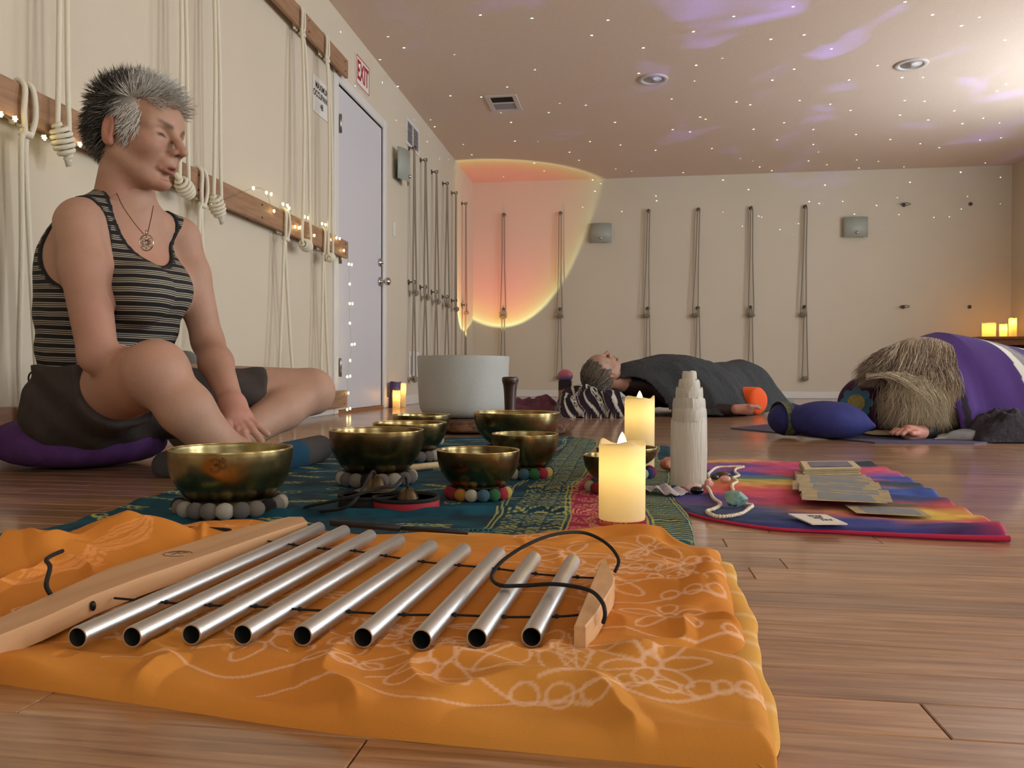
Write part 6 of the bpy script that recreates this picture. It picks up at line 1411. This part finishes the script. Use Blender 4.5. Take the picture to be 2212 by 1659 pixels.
vs = np.array(vs); vs[:, 2] = np.maximum(vs[:, 2], .009); fast_mesh('strap', vs, gridfaces(24, 2), mat('green_strap', (96, 104, 62), .8, var=(90, (50, 56, 60), .9)), cu_)
# mat, fleece, plastic bag, knit
def flat_slab(name, label, cat, quad, z0, z1, m, b=.003):
    p = np.array([UZ(x, y, z1)[:2] for x, y in quad]); n = len(p); V_ = np.concatenate([np.c_[p, np.full(n, z1)], np.c_[p, np.full(n, z0)]]); o = MB().add(V_, [tuple(range(n)), tuple(range(n, 2*n))[::-1]]+[(k, k+n, (k+1) % n+n, (k+1) % n) for k in range(n)]).build(name, m, smooth=False)
    sharp(o, 20); return tag(o, label, cat)
flat_slab('yoga_mat', 'thin slate purple yoga mat under the bolster and blue cushion', 'mat', [(1578, 924), (1760, 941), (1890, 955), (2105, 957), (2330, 935), (1700, 912)], .0, .0055, mat('mat_rubber', (82, 78, 104), .85, bump=(400, .4, 2)))
NU, NV = 70, 30; U_, V_ = np.meshgrid(np.linspace(0, 1, NU), np.linspace(-1, 1, NV), indexing='ij'); a0, b0 = UZ(1872, 938, .01), UZ(2072, 943, .01); Pp = a0+(b0-a0)*U_[..., None]+FH*(V_*.06)[..., None]+ZZ*(.002+.014*(1-V_**4)*(1-(2*U_-1)**8)*(1+.6*fbm(np.stack([U_*9, V_*3], -1), 1, 3, 4)))[..., None]
tag(fast_mesh('fleece', Pp.reshape(-1, 3), gridfaces(NU, NV), mat('cream_fleece', (196, 182, 152), .95, bump=(90, 1., 4))), 'strip of cream fleece on the mat under the resting hand', 'fleece')
pb0 = J(2085, 940, 2.92); s13 = SDF(pb0-[.12, .12, .06], pb0+[.12, .12, .08], .005); s13.ell(pb0-ZZ*.003, (.06, .05, .028), [RH, FH, ZZ], k=.01); s13.cone(pb0-RH*.05-ZZ*.015, pb0-RH*.12-ZZ*.02, .02, .006, .03); v, F = s13.mesh(1); v[:, :3] += .006*np.stack([fbm(v, 30, 2, k) for k in range(3)], 1); v[:, 2] = np.maximum(v[:, 2], .007)
tag(fast_mesh('plastic_bag', v, F, mat('clear_plastic', (214, 216, 220), .12, trans=.4, alpha=.55)), 'clear plastic bag bunched at the end of the yoga mat', 'bag')
kb = UZ(2210, 958); NU, NV = 70, 50; U_, V_ = np.meshgrid(np.linspace(-1, 1, NU), np.linspace(-1, 1, NV), indexing='ij'); Pp = kb+RH*(U_*.16+.01)[..., None]+FH*(V_*.10+.1)[..., None]+ZZ*(.004+np.clip((1-U_**2)*(1-V_**4), 0, 1)**.7*(.10+.05*fbm(np.stack([U_*3, V_*3], -1), 1, 3, 2)))[..., None]
tag(fast_mesh('knitted_shawl', Pp.reshape(-1, 3), gridfaces(NU, NV), mat('charcoal_knit', (52, 46, 54), .95, var=(60, (30, 26, 32), .9), bump=(90, 1., 3))), 'dark knitted shawl heaped at the right edge', 'shawl')

# ---------------------------------------------------------------- cabinet with three candles in the far corner
CY = 8.35; cx0 = UY(2108, 726, CY)[0]; ztop = UY(2160, 727, CY)[2]
cb3 = thing('cabinet', 'low oak cabinet in the far right corner carrying three candles', 'cabinet', ((cx0+XR)/2, CY+.2, 0)); M_oak = wood('oak_cabinet', (150, 108, 74), (126, 86, 56), (3, 3, 12))
MB().bev((cx0, CY-.02, ztop-.028), (XR-.02, YB-.03, ztop), .004).build('top', M_oak, cb3, smooth=False)
q = MB(); x0, x1 = cx0+.03, XR-.03
for lo, hi in (((x0, CY, 0), (x0+.03, YB-.03, ztop-.028)), ((x1-.03, CY, 0), (x1, YB-.03, ztop-.028)), ((x0+.03, YB-.05, .05), (x1-.03, YB-.03, ztop-.028)), ((x0+.03, CY+.02, .05), (x1-.03, YB-.05, .08)), ((x0+.03, CY+.02, ztop*.55), (x1-.03, YB-.05, ztop*.55+.02))): q.bev(lo, hi, .003)
q.build('carcass', M_oak, cb3, smooth=False)
MB().bev((x0+.03, CY, ztop-.085), (x1-.03, CY+.018, ztop-.028), .003).build('apron', M_oak, cb3, smooth=False)
for px0, px1, yt, lab in ((2123, 2149, 697, 'widest of the three glowing candles on the far cabinet'), (2160, 2175, 700, 'smallest of the three glowing candles on the far cabinet'), (2180, 2195, 687, 'tallest of the three glowing candles on the far cabinet')):
    p = UY((px0+px1)/2, 722, CY+.12); d_ = (p-CAM)@FW; candle(lab, (p[0], p[1], ztop), (px1-px0)/2*d_/F_PX, UD(2150, yt, d_)[2]-ztop, .8, (1, .48, .08), flame=False)

# ================================================================ PROJECTOR LAMPS
def gobo_spot(name, loc, target, angle, power, build, parent=None, r=.002):
    d = bpy.data.lights.new(name, 'SPOT'); d.spot_size = angle; d.spot_blend = 0.02; d.energy = power; d.shadow_soft_size = r; d.use_nodes = True
    t = d.node_tree; e = [n for n in t.nodes if n.type == 'EMISSION'][0]; tcd = nd(t, 'ShaderNodeTexCoord'); build(t, tcd.outputs['Normal'], e)
    o = bpy.data.objects.new(name, d); COL.objects.link(o); o.location = loc; o.rotation_euler = (Vector(target)-Vector(loc)).to_track_quat('-Z', 'Y').to_euler()
    if parent: attach_keep(o, parent)
    return o
def attach_keep(o, p): o.parent = p; o.matrix_parent_inverse = Matrix.Translation(-Vector(p.location))
def sunset(t, nrm, e):
    L = t.links; sp = nd(t, 'ShaderNodeSeparateXYZ'); L.new(nrm, sp.inputs[0]); ab = nd(t, 'ShaderNodeMath', operation='ABSOLUTE'); L.new(sp.outputs[2], ab.inputs[0])
    ac = nd(t, 'ShaderNodeMath', operation='ARCCOSINE'); L.new(ab.outputs[0], ac.inputs[0]); dv = nd(t, 'ShaderNodeMath', operation='DIVIDE'); dv.inputs[1].default_value = SUN_HALF; L.new(ac.outputs[0], dv.inputs[0])
    cr = nd(t, 'ShaderNodeValToRGB'); el = cr.color_ramp.elements; el[0].position = 0; el[0].color = (.9, .16, .14, 1); el[1].position = 1; el[1].color = (0, 0, 0, 1)
    for p_, c_ in ((.45, (1., .2, .16, 1)), (.66, (1., .27, .13, 1)), (.82, (1., .48, .12, 1)), (.91, (1., .78, .25, 1)), (.95, (1.2, 1.15, .5, 1)), (.975, (.45, .6, .3, 1)), (.995, (.05, .05, .04, 1))): k = el.new(p_); k.color = c_
    L.new(dv.outputs[0], cr.inputs[0]); L.new(cr.outputs[0], e.inputs['Color'])
SUN_HALF = math.radians(29)
lampp = np.array([-1.28, 7.8, .16])
sl = thing('sunset_lamp', 'small floor lamp hidden behind the crystal bowl casting the sunset disc', 'lamp', (lampp[0], lampp[1], 0)); aim = np.array([-1.46, 8.70, 1.66])
MB().lathe([(0, 0), (.055, 0), (.055, .012), (.012, .016), (.01, .12), (0, .12)], 24, (lampp[0], lampp[1], 0)).build('base', M_dark, sl)
hd_ = unit(aim-lampp); q = MB(); q.tube([lampp-hd_*.075, lampp-hd_*.07, lampp-hd_*.012, lampp-hd_*.01], [.02, .03, .032, .03], 20); q.build('lamp_head', M_dark, sl)
gobo_spot('sunset_beam', tuple(lampp+hd_*.004), tuple(aim), SUN_HALF*2.05, 74, sunset, sl)
def stars(t, nrm, e):
    L = t.links
    sx = nd(t, 'ShaderNodeSeparateXYZ'); L.new(nrm, sx.inputs[0]); ab = nd(t, 'ShaderNodeMath', operation='ABSOLUTE'); L.new(sx.outputs[2], ab.inputs[0]); mxz = nd(t, 'ShaderNodeMath', operation='MAXIMUM'); mxz.inputs[1].default_value = .15; L.new(ab.outputs[0], mxz.inputs[0])
    cx = nd(t, 'ShaderNodeCombineXYZ')
    for k in (0, 1):
        q = nd(t, 'ShaderNodeMath', operation='DIVIDE'); L.new(sx.outputs[k], q.inputs[0]); L.new(mxz.outputs[0], q.inputs[1]); L.new(q.outputs[0], cx.inputs[k])
    vo = nd(t, 'ShaderNodeTexVoronoi'); vo.voronoi_dimensions = '2D'; vo.inputs['Scale'].default_value = 6.5; L.new(cx.outputs[0], vo.inputs['Vector'])
    lt = nd(t, 'ShaderNodeMath', operation='LESS_THAN'); lt.inputs[1].default_value = .017; L.new(vo.outputs['Distance'], lt.inputs[0])
    mc = nd(t, 'ShaderNodeMix', data_type='RGBA'); mc.inputs[6].default_value = (.3, 1, .4, 1); mc.inputs[7].default_value = (.9, .95, 1, 1); sp = nd(t, 'ShaderNodeSeparateColor'); L.new(vo.outputs['Color'], sp.inputs[0]); gt = nd(t, 'ShaderNodeMath', operation='GREATER_THAN'); gt.inputs[1].default_value = .25; L.new(sp.outputs[0], gt.inputs[0]); L.new(gt.outputs[0], mc.inputs[0])
    ms = nd(t, 'ShaderNodeMath', operation='MULTIPLY'); ms.inputs[1].default_value = 26; L.new(lt.outputs[0], ms.inputs[0]); m2 = nd(t, 'ShaderNodeMath', operation='MULTIPLY'); L.new(ms.outputs[0], m2.inputs[0]); L.new(sp.outputs[1], m2.inputs[1])
    sc = nd(t, 'ShaderNodeVectorMath', operation='SCALE'); L.new(mc.outputs[2], sc.inputs[0]); sl0 = nd(t, 'ShaderNodeVectorMath', operation='LENGTH'); L.new(cx.outputs[0], sl0.inputs[0]); sf = nd(t, 'ShaderNodeMapRange'); sf.inputs[1].default_value = 1.8; sf.inputs[2].default_value = 2.1; sf.inputs[3].default_value = 1.6; sf.inputs[4].default_value = .0; L.new(sl0.outputs['Value'], sf.inputs[0]); m3 = nd(t, 'ShaderNodeMath', operation='MULTIPLY'); L.new(m2.outputs[0], m3.inputs[0]); L.new(sf.outputs[0], m3.inputs[1]); L.new(m3.outputs[0], sc.inputs['Scale'])
    no = nd(t, 'ShaderNodeTexNoise'); no.inputs['Scale'].default_value = 4.5; no.inputs['Detail'].default_value = 2.; no.inputs['Distortion'].default_value = .5; L.new(cx.outputs[0], no.inputs['Vector'])
    cr = nd(t, 'ShaderNodeValToRGB'); el = cr.color_ramp.elements; el[0].position = .57; el[0].color = (0, 0, 0, 1); el[1].position = .82; el[1].color = (.26, .2, 1.25, 1); L.new(no.outputs['Fac'], cr.inputs[0])
    ln = nd(t, 'ShaderNodeVectorMath', operation='LENGTH'); L.new(cx.outputs[0], ln.inputs[0]); fo = nd(t, 'ShaderNodeMapRange'); fo.inputs[1].default_value = 1.0; fo.inputs[2].default_value = 2.0; fo.inputs[3].default_value = 1; fo.inputs[4].default_value = 0; L.new(ln.outputs['Value'], fo.inputs[0])
    s2_ = nd(t, 'ShaderNodeVectorMath', operation='SCALE'); L.new(cr.outputs[0], s2_.inputs[0]); L.new(fo.outputs[0], s2_.inputs['Scale'])
    ad = nd(t, 'ShaderNodeVectorMath', operation='ADD'); L.new(sc.outputs[0], ad.inputs[0]); L.new(s2_.outputs[0], ad.inputs[1]); L.new(ad.outputs[0], e.inputs['Color'])
spp = np.array([2.9, 4.6, .35])
pj = thing('star_projector', 'small round star projector on the floor by the window', 'projector', (spp[0], spp[1], 0)); MB().lathe([(0, 0), (.06, 0), (.075, .02), (.085, .07), (.075, .12), (.05, .15), (0, .16)], 28, (spp[0], spp[1], 0)).build('body', mat('projector_black', (20, 20, 22), .3), pj)
gobo_spot('star_beam', (spp[0], spp[1], .175), (2.75, 4.8, ZC), math.radians(150), 420, stars, pj)
